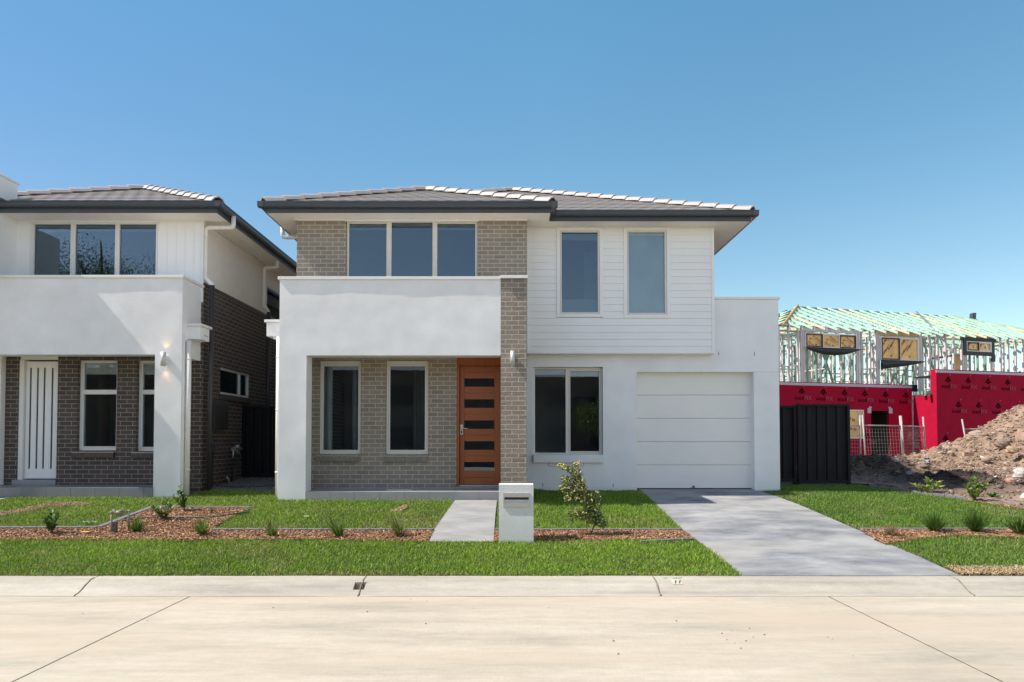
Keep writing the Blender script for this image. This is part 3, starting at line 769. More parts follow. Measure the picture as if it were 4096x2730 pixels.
tiles(rb, (XA1, EA, 0), (0,1,0), (-1,0,0), 4, ze, t, hwA, lambda r: r, lambda r: r + (EB - EA) + .15)
rf = rb.build('roof', M['tile'], H)
# solid deck beneath the tiles
b = MB()
za = ze - .01; zA = za + t * hwA; zB = za + t * hwB
cx = XA0 + hwA; cB = XA0 + hwB
b.add([(XA0,EA,za),(XA1,EA,za),(cx,EA+hwA,zA),(XA1,EB,za),(cx,EB+hwA,zA)], [(0,1,2),(1,3,4,2)])
b.add([(XA1-.6,EB,za),(XB1,EB,za),(cB,EB+hwB,zB),(cx,EB+hwA,zA),(XB1,24.3,za),(cB,24.3,zB),(XA0,24.3,za),(XA0,EA,za),(cx,EA+hwA,zA)],
      [(0,1,2,3),(1,4,5,2),(7,8,3,2,5,6)])
b.build('roof_deck', M['tile'], rf)
b = MB()
capping(b, (XA0+.02, EA+.02, ze+.02), (cx, EA+hwA, ze+t*hwA+.03)); capping(b, (XA1-.02, EA+.02, ze+.02), (cx, EA+hwA, ze+t*hwA+.03))
capping(b, (XB1-.02, EB+.02, ze+.02), (cB, EB+hwB, ze+t*hwB+.03))
capping(b, (cx, EB+hwA, ze+t*hwA+.02), (cB, EB+hwB, ze+t*hwB+.03))
capping(b, (cx, EA+hwA, ze+t*hwA+.02), (cx, EB+hwA+.2, ze+t*hwA+.02)); capping(b, (cB, EB+hwB, ze+t*hwB+.02), (cB, 24.2, ze+t*hwB+.02))
b.build('ridge_capping', M['ridge'], rf)
# downpipes
b = MB(); x0 = hx(1130, 940, 14.3); zz0 = hz(950, 14.3)
b.tube([(x0, 14.3, zs + .05), (x0, 14.3, zz0 + .05), (x0 + .03, 14.3, zz0 + .01), (x0 + .08, 14.3, zz0), (xu0 + .1, 14.3, zz0)], .045, 12)
b.build('downpipe', M['pipe_white'], H)
b = MB(); x0 = xc1 + .035; b.tube([(x0+.02, 15.9, zs + .1), (x0+.02, 15.9, hz(1045, 15.9)), (xc1 - .1, 15.9, hz(1065, 15.9))], .05, 12); b.build('downpipe', M['pipe_white'], H)
# rainwater head and pipe at the left end of the porch
yr = YF + .45
b = MB(); b.box(hx(1066, 1330, yr), xl + .01, yr, yr + .35, hz(1346, yr), hz(1291, yr)); b.box(hx(1090, 1350, yr), xl + .01, yr + .04, yr + .30, hz(1356, yr), hz(1346, yr))
b.build('rainwater_head', M['render_smooth'], H, bevel=.003)
MB().box(hx(1059, 1290, yr), xl + .012, yr - .03, yr + .38, hz(1290.5, yr), hz(1280, yr)).build('rainwater_head_cap', M['cap'], H, bevel=.003)
b = MB(); xq = hx(1112.5, 1600, YF + .2); b.tube([(xq, YF + .2, hz(1356, yr)), (xq, YF + .2, zf - .3)], .04, 14)
for py_ in (1435, 1640, 1885): b.tube([(xq, YF + .2, hz(py_, yr)), (xq, YF + .2, hz(py_ + 5, yr))], .046, 14)
b.build('downpipe', M['pipe_white'], H)
# wall lamp on the pillar
def wall_lamp(name, px_, py0, py1, y, label, rad=.042, proj=.095):
    L = thing(name, P(px_, (py0 + py1) / 2, y), label, 'wall lamp')
    x = hx(px_, py0, y); z1, z0 = hz(py0, y), hz(py1, y)
    o = MB().tube([(x, y - proj, z0), (x, y - proj, z1)], rad, 20).build('lamp_body', mat('lamp_metal_' + name, (0.55, 0.54, 0.52), .35, .02, metal=.2), L)
    MB().box(x - .03, x + .03, y - proj, y, (z0+z1)/2 - .07, (z0+z1)/2 + .07).build('lamp_bracket', M['cap'], L)
    return x, y - proj, z0, z1
wall_lamp('wall_lamp', 2050.5, 1407, 1464, YF - .012, 'pale cylindrical up and down wall lamp on the brick pillar beside the timber door', .04)

# ================================================================ LEFT HOUSE
LF, LP, LU = 12.63, 13.39, 13.40
XS = -6.10                                   # its right-hand side wall
Lh = thing('dark_brick_house', (-8.4, 13.4, G(-8, 13.2)), 'two storey house with dark brick porch, white slatted front door and pale parapet', 'house')
zc2 = hz(1419, LF); zp2 = hz(1113, LF); zf2 = hz(1951, LF); XL = -12.6
xk0, xk1 = hx(616, 1700, LF), hx(723, 1700, LF)
b = MB(); wavy_wall(b, XL, xk1, zf2 - .5, zp2, LF, LF + .30, [(XL - 1, xk0, zf2 - .6, zc2)], amp=.007, seed=4.2)
b.box(xk1 - .25, xk1 - .001, LF + .30, 13.5, hz(1440, 13.2), zp2 - .002)
b.build('front_wall', M['render'], Lh)
b = MB().box(XL, xk1 + .03, LF - .03, LF + .33, zp2 + .001, hz(1102, LF)); b.box(xk1 - .28, xk1 + .03, LF + .33, 13.48, zp2 + .001, hz(1102, LF))
b.build('parapet_capping', M['cap'], Lh, bevel=.004)
MB().box(XL, xk1 - .26, LF + .30, 13.38, zc2 + .08, zc2 + .3).build('porch_ceiling', M['soffit'], Lh)
# porch floor
b = MB(); b.box(XL, xk1 - .3, LF + .01, LP + .02, zf2 - .5, zf2 - .012); x = XL
while x < xk0 - .01:
    x2 = min(x + .443, xk0 - .002); b.box(x, x2, LF - .03, LF - .001, zf2 - .42, zf2); b.box(x, x2, LF + .001, LP + .01, zf2 - .02, zf2); x += .4475
b.build('porch_floor', mat('dark_porch_tile', (0.20, 0.205, 0.21), .55, .06, 5), Lh)
# porch wall: two windows and the door
v1 = (hx(309, 1600, LP), hx(467, 1600, LP), hz(1804, LP), hz(1440, LP))
v2 = (hx(546, 1600, LP), hx(700, 1600, LP), hz(1806, LP), hz(1441, LP))
dd = (hx(72, 1700, LP), hx(228, 1700, LP), zf2 - .1, zc2 + .5)
b = MB(); grid_wall(b, hx(20, 1600, LP) - .3, XS + .001, zf2 - .3, zc2 + .2, LP, LP + .24, [v1, v2, dd]); b.build('porch_wall', M['brick_dark'], Lh)
MB().box(XL, hx(21, 1600, LP), LP - .12, LP + .2, zf2, zc2 + .3).build('side_pier', M['render_smooth'], Lh)
for v in (v1, v2):
    zm0, zm1 = hz(1575, LP), hz(1561, LP)
    window(Lh, v[0] + .004, v[1] - .004, v[2] + .004, v[3] - .004, LP + .08,
           [(v[0] + .075, v[1] - .05, v[2] + .085, zm0 - .01), (v[0] + .075, v[1] - .05, zm1 + .01, v[3] - .055)], M['frame_white'], M['glass'], w=.045,
           blinds=[None, .20], bar=[(v[0] + .04, v[1] - .04, zm0, zm1)])
for v in (v1, v2):
    b = MB(); brick_sill(b, v[0] - .08, v[1] - .02, LP, v[2] - .005); bs_ = b.build('brick_sill', M['sillbrick_dark'], Lh)
    MB().box(v[0] - .075, v[1] - .025, LP - .035, LP + .05, v[2] - .13, v[2] - .018).build('sill_mortar', M['mortar'], bs_)
YD2 = LP + .06; zt2 = hz(1447, YD2); zb2 = hz(1915, YD2)
b = MB(); b.box(dd[0] + .001, dd[0] + .09, LP + .01, LP + .16, zb2 - .02, zt2 + .03); b.box(dd[0] + .001, dd[1] - .001, LP + .03, LP + .16, zt2 + .031, zc2 + .4)
b.build('door_frame', M['frame_white'], Lh, bevel=.003)
lx0, lx1 = dd[0] + .10, dd[1] + .02
slots = [hx(c * .4355, 1680, YD2) for c in (275, 340, 402, 475)]
zs0, zs1 = hz(1876, YD2), hz(1472, YD2)
b = MB(); grid_wall(b, lx0, lx1, zb2, zt2, YD2, YD2 + .045, [(c - .019, c + .019, zs0, zs1) for c in slots])
dl_ = b.build('door', M['door_white'], Lh)
for c in slots: MB().box(c - .019, c + .019, YD2 + .012, YD2 + .018, zs0, zs1).build('pane', M['glass'], dl_)
for c in slots + [slots[-1] + .3]:
    MB().box(c - .045, c - .043, YD2 - .001, YD2 + .003, zs0 - .005, zs1 + .005).build('groove', M['steel'], dl_)
MB().box(dd[1] - .015, dd[1] + .002, YD2 - .03, YD2, hz(1700, YD2), hz(1696, YD2)).build('door_knob', M['black'], dl_)
MB().box(dd[0] - .08, dd[1], LP - .03, LP + .1, zf2 + .001, zb2 - .02).build('door_step', M['floor_tile'], Lh)
# upper storey
zs2 = hz(851, 12.93)
XB_ = XS - .2
uw0, uw1 = hx(118, 1000, LU), hx(632, 1000, LU); zw = zp2 - .3
b = MB(); ztr = hz(1166, 13.96); grid_wall(b, hx(46, 1000, LU) - .2, XS, ztr + .02, zs2 + .02, LU, LU + .2, [(uw0, uw1, zw, zs2 + .1)])
b.box(-9.9, XB_ - .01, LU, LU + .2, zc2 + .1, ztr + .019)
b.build('upper_wall', M['board'], Lh)
b = MB(); x = XS - .19
while x > uw1 + .1: b.box(x, x + .006, LU - .004, LU + .001, zw, zs2 - .03); x -= .175
b.box(XS - .05, XS + .004, LU - .012, LU + .01, zw, zs2 - .03)
b.build('panel_batten', M['cap'], Lh)
pn = [(hx(a, 1000, LU), hx(c, 1000, LU), zw + .1, hz(e, LU)) for a, c, e in ((134, 281, 897), (299, 459, 890), (476, 624, 896))]
window(Lh, uw0, uw1, zw, zs2 - .02, LU + .01, pn, M['frame_white'], M['glass_up'], w=.05, blinds=[.12, .14, .12],
       bar=[(hx(283, 1000, LU), hx(297, 1000, LU), zw, zs2 - .03), (hx(461, 1000, LU), hx(474, 1000, LU), zw, zs2 - .03)])
b = MB(); b.box(uw0 - .03, uw1 + .03, LU - .03, LU + .01, zs2 - .05, zs2 - .002); b.box(uw1 + .03, XS + .02, LU - .02, LU, zs2 - .035, zs2 - .002); b.box(XS, XS + .02, LU, 24, zs2 - .035, zs2 - .002)
b.build('eave_moulding', M['cap'], Lh)
# dividing wall that rises through the roof
xb2 = -9.80
b = MB(); b.box(xb2 - .3, xb2, 12.2, LU, zp2 - .1, zs2 - .001); b.box(xb2 - .3, xb2, 12.3, LU, zs2 + .3, hz(740, LU)); b.build('dividing_wall', M['render_smooth'], Lh)
MB().box(xb2 - .33, xb2 + .03, 12.25, LU + .03, hz(740, LU) + .001, hz(733, LU)).build('dividing_wall_capping', M['cap'], Lh)
# taller attached half beyond the frame: its corner throws the slanting shadow
b = MB(); zA = P(383, 1166, LF); x1 = -10.55; zt = zA[2] + (zA[0] - x1) * 1.18
b.box(-13, x1, 12.2, 13.38, zs2 - .3, zt); b.box(-13, x1 - .5, LF - .3, LF - .001, -.1, zs2); b.build('attached_wing', M['render_smooth'], Lh)
# side wall, brick below and boards above
XB = XS - .2; ztr = hz(1166, 13.96)
lw = (14.25, 15.86, P(0, 0, 1)[2] * 0 + 2.49, 3.05)
uwS = (16.95, 19.4, 4.42, 5.40)
b = MB(); grid_wall(b, LP + .24, 24, -.1, ztr, -XS, -XS + .2, [(lw[0], lw[1], lw[2], lw[3])])
b.v = [(-y_, x_, z_) for x_, y_, z_ in b.v]
b.box(XB, XS - .001, LP - .0, LP + .24, zc2 + .2, ztr)
b.build('side_brick_wall', M['brick_dark'], Lh)
b = MB(); grid_wall(b, LU + .2, 24, ztr + .06, zs2 + .02, -XS + .02, -XS + .2, [uwS])
b.v = [(-y_, x_, z_) for x_, y_, z_ in b.v]
b.build('side_upper_wall', M['soffit'], Lh)
MB().box(XS - .1, XS + .02, LU + .02, 24, ztr + .001, ztr + .055).build('brick_flashing', M['pipe_dark'], Lh)
def side_window(y0, y1, z0, z1, x, fm, bars, sill):
    f = MB()
    for a, c in ((y0, y0 + .04), (y1 - .04, y1)): f.box(x - .1, x - .03, a, c, z0, z1)
    f.box(x - .1, x - .03, y0 + .04, y1 - .04, z0, z0 + .045); f.box(x - .1, x - .03, y0 + .04, y1 - .04, z1 - .045, z1)
    for m_ in bars: f.box(x - .098, x - .028, m_ - .025, m_ + .025, z0 + .045, z1 - .045)
    fr = f.build('window', fm, Lh)
    ed = [y0 + .04] + list(bars) + [y1 - .04]
    for a, c in zip(ed, ed[1:]): MB().box(x - .068, x - .062, a + .01, c - .01, z0 + .04, z1 - .04).build('pane', M['glass'], fr)
    if sill:
        k = MB(); n = int((y1 - y0 + .1) / .086)
        for i in range(n): k.box(x - .03, x + .05, y0 - .05 + i * .086 + .005, y0 - .05 + (i + 1) * .086 - .005, z0 - .12, z0 - .012)
        k.build('brick_sill', M['sillbrick_dark'], Lh)
side_window(lw[0], lw[1], lw[2], lw[3], XS, M['frame_white'], (15.35,), True)
side_window(uwS[0], uwS[1], uwS[2], uwS[3], XS, M['frame_white'], (18.2,), False)
# fascia, soffit, gutters
xf = hx(869, 851, 12.93); YE = 12.93; zg2 = zs2 + .19
MB().box(XL, xf - .02, YE + .02, 24.4, zs2, zs2 + .02).build('soffit', M['soffit'], Lh)
b = MB(); b.box(XL, xf, YE, YE + .02, zs2 - .004, zg2 - .02); b.box(xf - .02, xf, YE + .02, 24.4, zs2 - .004, zg2 - .02); b.build('fascia', M['gutter'], Lh)
b = MB(); gutter_run(b, XL, xf + .12, YE - .12, zg2); gutter_side(b, YE - .119, 24.4, xf + .12, zg2 - .0003, -1); b.build('gutter', M['gutter'], Lh)
zE = zg2 - .012; X1 = xf + .04; Y1 = YE - .04; X0 = X1 - 5.98; hw = (X1 - X0) / 2
b = MB()
tiles(b, (X0, Y1, 0), (1,0,0), (0,1,0), X1 - X0, zE, t, hw, lambda r: r, lambda r: X1 - X0 - r)
tiles(b, (X1, Y1, 0), (0,1,0), (-1,0,0), 11, zE, t, hw, lambda r: r, lambda r: 11.0)
tiles(b, (X0, Y1, 0), (0,1,0), (1,0,0), 11, zE, t, hw, lambda r: r, lambda r: 11.0)
rf2 = b.build('roof', M['tile'], Lh)
b = MB(); c2 = (X0 + hw, Y1 + hw, zE + t * hw - .01); q = zE - .01
b.add([(X0,Y1,q),(X1,Y1,q),c2,(X1,24.3,q),(c2[0],24.3,c2[2]),(X0,24.3,q)], [(0,1,2),(1,3,4,2),(5,0,2,4)]); b.build('roof_deck', M['tile'], rf2)
b = MB(); capping(b, (X1-.02, Y1+.02, zE+.02), (c2[0], c2[1], c2[2]+.04)); capping(b, (X0+.02, Y1+.02, zE+.02), (c2[0], c2[1], c2[2]+.04)); capping(b, (c2[0], c2[1], c2[2]+.03), (c2[0], 24.2, c2[2]+.03))
b.build('ridge_capping', M['ridge'], rf2)
# downpipes down the side
yp = 13.46; xv = XS + .075
b = MB(); b.tube([(hx(934, 880, yp), yp, zs2 + .1), (hx(934, 880, yp), yp, hz(902, yp)), (hx(929, 880, yp), yp, hz(911, yp)), (hx(836, 912, yp), yp, hz(912, yp)), (hx(824, 912, yp), yp, hz(920, yp)),
    (hx(823, 1000, yp), yp, hz(1105, yp)), (hx(826, 1100, yp), yp, hz(1117, yp)), (hx(847, 1130, yp), yp, hz(1138, yp)), (hx(850, 1130, yp), yp, hz(1146, yp))], .045, 14)
for q in (948, 1089): b.tube([(hx(823, 1000, yp), yp, hz(q, yp)), (hx(823, 1000, yp), yp, hz(q + 4, yp))], .051, 14)
b.build('upper_downpipe', M['pipe_white'], Lh)
b = MB(); xg_ = hx(848, 1200, yp); b.tube([(xg_, yp, hz(1143, yp)), (hx(839, 1700, yp), yp, .3)], .05, 14); b.build('downpipe', M['pipe_dark'], Lh)
yq = 16.4; b = MB(); xw = hx(1057, 1100, yq)
b.tube([(xf - .05, yq, zs2 + .1), (xf - .05, yq, hz(1068, yq)), (xf - .08, yq, hz(1072, yq)), (xw + .04, yq, hz(1072, yq)), (xw, yq, hz(1078, yq)), (xw, yq, hz(1222, yq)), (xw + .12, yq, hz(1252, yq))], .045, 12)
b.build('upper_downpipe', M['pipe_white'], Lh)
b = MB(); b.tube([(xw + .12, yq, hz(1250, yq)), (xw + .12, yq, .5)], .05, 12); b.build('downpipe', M['pipe_dark'], Lh)
y_ = 12.84
b = MB(); b.box(hx(733, 1320, y_), hx(800, 1320, y_), y_, y_ + .40, hz(1357, y_), hz(1306, y_)); b.build('rainwater_head', M['render_smooth'], Lh, bevel=.003)
xr2 = hx(800, 1320, y_)
for k in range(3): MB().tube([(xr2 - .01, y_ + .20 + k * .065, hz(1337, y_)), (xr2 + .002, y_ + .20 + k * .065, hz(1337, y_))], .013, 10).build('overflow_hole', M['black'], Lh)
MB().box(hx(731, 1300, y_), xr2 + .04, y_ - .03, y_ + .44, hz(1305.5, y_), hz(1295, y_)).build('rainwater_head_cap', M['cap'], Lh, bevel=.003)
b = MB(); yw = 12.80; b.tube([(hx(756, 1370, yw), yw, hz(1365, yw)), (hx(748, 1900, yw), yw, hz(1990, yw))], .048, 16)
for q in (1437, 1878): b.tube([(hx(755 - (q - 1400) * .0115, q, yw), yw, hz(q, yw)), (hx(755 - (q - 1400) * .0115, q, yw), yw, hz(q + 5, yw))], .054, 16)
b.build('downpipe', M['pipe_white'], Lh)
# shell
b = MB(); b.box(XL, XS, 24, 24.2, 0, zs2); b.box(XL, XS - .21, LP + .25, 23.9, zf2 - .05, zf2 + .02); b.box(XL, XS - .21, LU + .21, 23.9, zc2 + .35, zc2 + .5)
b.box(XL, XS - .21, LP + 3.4, LP + 3.5, zf2, zs2); b.box(XL, XL + .1, LP, 24, 0, zs2); b.box(-8.9, -8.8, LP + .3, LP + 3.4, zc2 + .5, zs2)
b.build('interior', M['interior'], Lh)
# lit wall lamp
lx, ly, lz0, lz1 = wall_lamp('wall_lamp', 664.5, 1412, 1467, LF - .004, 'lit silver up and down wall lamp on the pale column of the dark brick house', .047)
for zz_, up in ((lz1 + .01, 1), (lz0 - .01, -1)):
    Ld = bpy.data.lights.new('lamp_glow', 'SPOT'); Ld.energy = 1.0; Ld.spot_size = R(75); Ld.spot_blend = 1; Ld.color = (1.0, .52, .22); Ld.shadow_soft_size = .02
    lo_ = bpy.data.objects.new('lamp_glow', Ld); COL.objects.link(lo_); lo_.location = (lx, ly + .02, zz_ )
    lo_.rotation_euler = Vector((0, .25, up)).to_track_quat('-Z', 'Y').to_euler()
# meters on the side wall: own things
mb_ = thing('meter_box', (XS, 14.1, 1.8), 'dark flush meter cabinet on the side brick wall behind the grey downpipe', 'meter box')
MB().box(XS + .002, XS + .10, 13.75, 14.42, hz(1722, 14.1), hz(1603, 14.1)).build('cabinet', M['pipe_dark'], mb_, bevel=.005)
MB().box(XS + .10, XS + .112, 13.80, 14.37, hz(1718, 14.1), hz(1608, 14.1)).build('door', M['pipe_dark'], mb_, bevel=.003)
nb_ = thing('junction_box', (XS, 13.85, 1.3), 'small grey cable box with conduit low on the side brick wall', 'junction box')
MB().box(XS + .002, XS + .09, 13.78, 13.93, hz(1812, 13.8), hz(1780, 13.8)).build('box', M['gutter'], nb_, bevel=.004)
MB().tube([(XS + .03, 13.86, hz(1812, 13.8)), (XS + .03, 13.86, .42)], .015, 8).build('conduit', M['black'], nb_)
gm = thing('gas_meter', (XS, 14.8, 1.2), 'steel gas regulator and valve on the side brick wall above a thin riser', 'gas meter')
b = MB(); zq = hz(1797, 14.8); xq = XS + .12
b.tube([(xq, 14.65, zq), (xq, 14.85, zq)], .05, 14); b.tube([(xq, 14.85, zq), (xq + .01, 15.05, zq)], .035, 12); b.tube([(xq, 14.86, zq + .09), (xq, 14.86, zq - .1)], .06, 14)
b.build('regulator', M['steel'], gm)
MB().tube([(xq, 14.66, zq - .02), (xq, 14.66, zq - .2)], .022, 8).build('valve', M['steel'], gm)
MB().tube([(xq, 14.66, zq - .2), (xq - .03, 14.66, G(XS, 14.6) - .05)], .016, 8).build('riser', M['black'], gm)
tp = thing('garden_tap', (XS + .1, 14.55, .8), 'small brass garden tap at the foot of the side brick wall', 'tap')
b = MB(); zt_p = hz(1925, 14.4); b.tube([(XS + .03, 14.4, zt_p + .05), (XS + .13, 14.4, zt_p + .05), (XS + .15, 14.4, zt_p - .03)], .014, 8); b.build('spout', M['steel'], tp)
MB().tube([(XS + .10, 14.4, zt_p + .05), (XS + .10, 14.4, zt_p + .10)], .02, 8).build('handle', M['steel'], tp)

# ================================================================ STEEL FENCES
def steel_panel(name, x0, x1, y, z0, z1, label, parent=None, posts=True):
    T = thing(name, ((x0 + x1) / 2, y, z0), label, 'fence')
    b = MB(); n = max(2, int((x1 - x0) / .19)); w = (x1 - x0) / n
    pts = []
    for i in range(n):
        a = x0 + i * w
        pts += [(a, 0), (a + w * .12, 0), (a + w * .2, .032), (a + w * .45, .032), (a + w * .5, .026), (a + w * .55, .032), (a + w * .8, .032), (a + w * .88, 0)]
    pts.append((x1, 0))
    vs = [(px_, y + d_, z0 + .03) for px_, d_ in pts] + [(px_, y + d_, z1 - .02) for px_, d_ in pts] + [(px_, y + d_ + .002, z0 + .03) for px_, d_ in pts] + [(px_, y + d_ + .002, z1 - .02) for px_, d_ in pts]
    m_ = len(pts)
    b.add(vs, [(i, i+1, m_+i+1, m_+i) for i in range(m_-1)] + [(2*m_+i, 3*m_+i, 3*m_+i+1, 2*m_+i+1) for i in range(m_-1)])
    b.build('sheet', M['fence'], T)
    MB().box(x0, x1, y - .022, y + .05, z1 - .055, z1).build('top_rail', M['fence'], T, bevel=.004)
    MB().box(x0, x1, y - .022, y + .05, z0 - .02, z0 + .05).build('bottom_rail', M['fence'], T, bevel=.004)
    if posts:
        for x in (x0, x1): MB().box(x - .03, x + .03, y - .034, y + .062, z0 - .1, z1 + (.015 if x == x0 else 0)).build('post', M['fence'], T, bevel=.004)
    return T
YK = 15.3
steel_panel('steel_fence_panel', hx(3196, 1800, YK), hx(3394, 1800, YK), YK, G(7, YK) + .05, hz(1617, YK), 'wide black corrugated steel fence panel right of the garage')
steel_panel('steel_gate', hx(3100, 1800, YK), hx(3182, 1800, YK), YK + .05, G(7, YK) + .08, hz(1622, YK), 'narrow black steel gate leaf between the garage and the wide fence panel')
steel_panel('steel_fence_panel', XS + .05, xl - .1, 15.4, G(-5, 15.4) + .05, hz(1624, 15.4), 'black steel fence closing the passage between the two houses')

# ================================================================ LAWNS, MULCH, EDGING
rng = np.random.default_rng(11)
def inside(poly, x, y):
    r = np.zeros(len(x), bool); n = len(poly)
    for i in range(n):
        x1, y1 = poly[i]; x2, y2 = poly[(i+1) % n]
        c = ((y1 > y) != (y2 > y)) & (x < (x2 - x1) * (y - y1) / (y2 - y1 + 1e-12) + x1)
        r ^= c
    return r
def scatter(poly, dens):
    xs = [p[0] for p in poly]; ys = [p[1] for p in poly]
    n = int((max(xs)-min(xs)) * (max(ys)-min(ys)) * dens)
    x = rng.uniform(min(xs), max(xs), n); y = rng.uniform(min(ys), max(ys), n)
    k = inside(poly, x, y); return x[k], y[k]
def Gv(x, y):
    z = SL * (np.minimum(y, 16.0) - 7.746)
    e = np.clip((y - 10.15) / 2.2, 0, 1) * .13
    q = np.clip((x + .35) / 1.25, 0, 1); return z + e * (1 - q * q * (3 - 2 * q))
def vnoise(x, y, s, seed):
    "cheap smooth value noise"
    g = np.random.default_rng(seed).uniform(0, 1, (128, 128))
    u = x / s + 50; v = y / s + 50
    i = np.floor(u).astype(int); j = np.floor(v).astype(int); a = u - i; b_ = v - j
    a = a*a*(3-2*a); b_ = b_*b_*(3-2*b_)
    f = lambda p, q: g[p % 128, q % 128]
    return (f(i,j)*(1-a)*(1-b_) + f(i+1,j)*a*(1-b_) + f(i,j+1)*(1-a)*b_ + f(i+1,j+1)*a*b_)
def lawn(poly, label, dens=2600, dry=None, h=0.050, dark=0.0, bare=None):
    x, y = scatter(poly, dens * 1.9); n = len(x)
    big = vnoise(x, y, .45, 3) * .6 + vnoise(x, y, .13, 5) * .4
    keep = rng.uniform(0, 1, n) < (.55 + .6 * vnoise(x, y, .09, 9))
    if bare is not None: keep &= rng.uniform(0, 1, n) > bare(x, y)
    x, y, big = x[keep], y[keep], big[keep]; n = len(x)
    x = x + rng.normal(0, .014, n); y = y + rng.normal(0, .014, n)
    z = Gv(x, y) - .012
    L = h * rng.uniform(.55, 1.35, n) * (.75 + .5 * big)
    w = rng.uniform(.0024, .0044, n)
    th = rng.uniform(0, 2*np.pi, n); ln = rng.uniform(.25, 1.0, n); ph = rng.uniform(0, 2*np.pi, n)
    dx = np.cos(ph) * ln * L; dy = np.sin(ph) * ln * L
    wx = np.cos(th) * w; wy = np.sin(th) * w
    hgt = L * np.sqrt(np.clip(1 - ln * ln * .8, .05, 1))
    V = np.zeros((n, 5, 3), np.float32)
    V[:,0] = np.stack([x - wx, y - wy, z], 1); V[:,1] = np.stack([x + wx, y + wy, z], 1)
    mx, my, mz = x + dx * .35, y + dy * .35, z + hgt * .62
    V[:,2] = np.stack([mx + wx*.8, my + wy*.8, mz], 1); V[:,3] = np.stack([mx - wx*.8, my - wy*.8, mz], 1)
    V[:,4] = np.stack([x + dx, y + dy, z + hgt], 1)
    base = np.arange(n)[:, None] * 5
    T = np.concatenate([base + np.array([[0,1,2]]), base + np.array([[0,2,3]]), base + np.array([[3,2,4]])], 1)
    g1 = np.array([.026, .085, .008]); g2 = np.array([.400, .590, .060]); y1 = np.array([.46, .38, .17])
    k = rng.uniform(0, 1, n)[:, None] ** 1.3 * .72 + vnoise(x, y, .9, 77)[:, None] * .16 + big[:, None] * .16
    c = g1 * (1 - k) + g2 * k
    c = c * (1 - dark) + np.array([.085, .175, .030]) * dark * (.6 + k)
    dr_p = np.full(n, .018) if dry is None else np.clip(dry(x, y), .018, 1)
    dr_p = np.maximum(dr_p, .30 * np.clip((vnoise(x, y, .55, 50) - .66) * 4, 0, 1))
    isd = rng.uniform(0, 1, n) < dr_p
    c[isd] = y1 * rng.uniform(.6, 1.25, (isd.sum(), 1))
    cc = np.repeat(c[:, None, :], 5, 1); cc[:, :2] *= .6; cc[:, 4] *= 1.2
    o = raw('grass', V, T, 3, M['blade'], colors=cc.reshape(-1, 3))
    return setp(o, label, 'lawn', kind='stuff')
def g2(px, py): q = gnd(px, py); return (q[0], q[1])
XMIN = -9.6
yF = gnd(1000, 2160)[1]; yE = gnd(1000, 2122)[1]
# verge left of the driveway
def edge_r(e, y, off): return lerp_edge(e, y) + off
vl = [(XMIN, KY1 + .01)] + [(edge_r(dl, y, -.01), y) for y in (KY1 + .01, 8.3, 8.9, yF + .02)] + [g2(1716, 2169), g2(1200, 2160), g2(600, 2163), (XMIN, yF + .05)]
def near_kerb(x, y): return .55 * np.clip(1 - (y - KY1) / .10, 0, 1) * (vnoise(x, y, .4, 21) > .45)
lawn(vl, 'sunlit green verge grass between the kerb and the mulch bed, left of the driveway', 3300, near_kerb)
# front lawn left half (with the straw coloured worn strip)
strip = [g2(-40, 2063), g2(120, 2032), g2(220, 2012), g2(370, 2014), g2(360, 2023), g2(200, 2030), g2(110, 2050), g2(-40, 2078)]
def strip_f(x, y): return np.where(inside(strip, x, y), .9, .035)
def strip_bare(x, y): return np.where(inside(strip, x, y), .80, 0)
ll = [(XMIN, yE + .05), g2(395, 2111), g2(612, 2029), g2(1004, 2031), (hx(1103, 1990, 12.3), 12.34), (xl - .01, 13.12), (XS + .13, 13.56), (XS + .03, 12.61), (XMIN, 12.58), g2(92, 1986), g2(0, 2003), (XMIN, 11.9)]
lawn(ll, 'green lawn with a straw coloured worn strip in front of the dark brick house', 2600, strip_f, bare=strip_bare)
patch = [g2(1560, 2050), g2(1625, 2024), g2(1632, 2034), g2(1600, 2052)]
def patch_f(x, y): return np.where(inside(patch, x, y), .9, .035)
lm = [g2(850, 2120), g2(872, 2098), g2(960, 2052), g2(1006, 2031), (hx(1100, 1990, 12.3), 12.33), (hx(1825, 2002, 12.3), 12.30), g2(1812, 2004), g2(1780, 2055), g2(1732, 2118)]
lawn(lm, 'green lawn in front of the white porch, left of the garden path', 2900, patch_f, bare=lambda x, y: np.where(inside(patch, x, y), .7, 0))
la = [g2(1985, 2118), (lerp_edge(dl, yE + .05) - .01, yE + .05)] + [(edge_r(dl, y, -.01), y) for y in (11, 11.8, 12.6, 13.4, 14.36)] + [(xp1 + .02, 14.36), (xp1 + .02, 12.3), g2(1994, 2003)]
lawn(la, 'green lawn strip between the garden path and the driveway under the garage window', 2700)
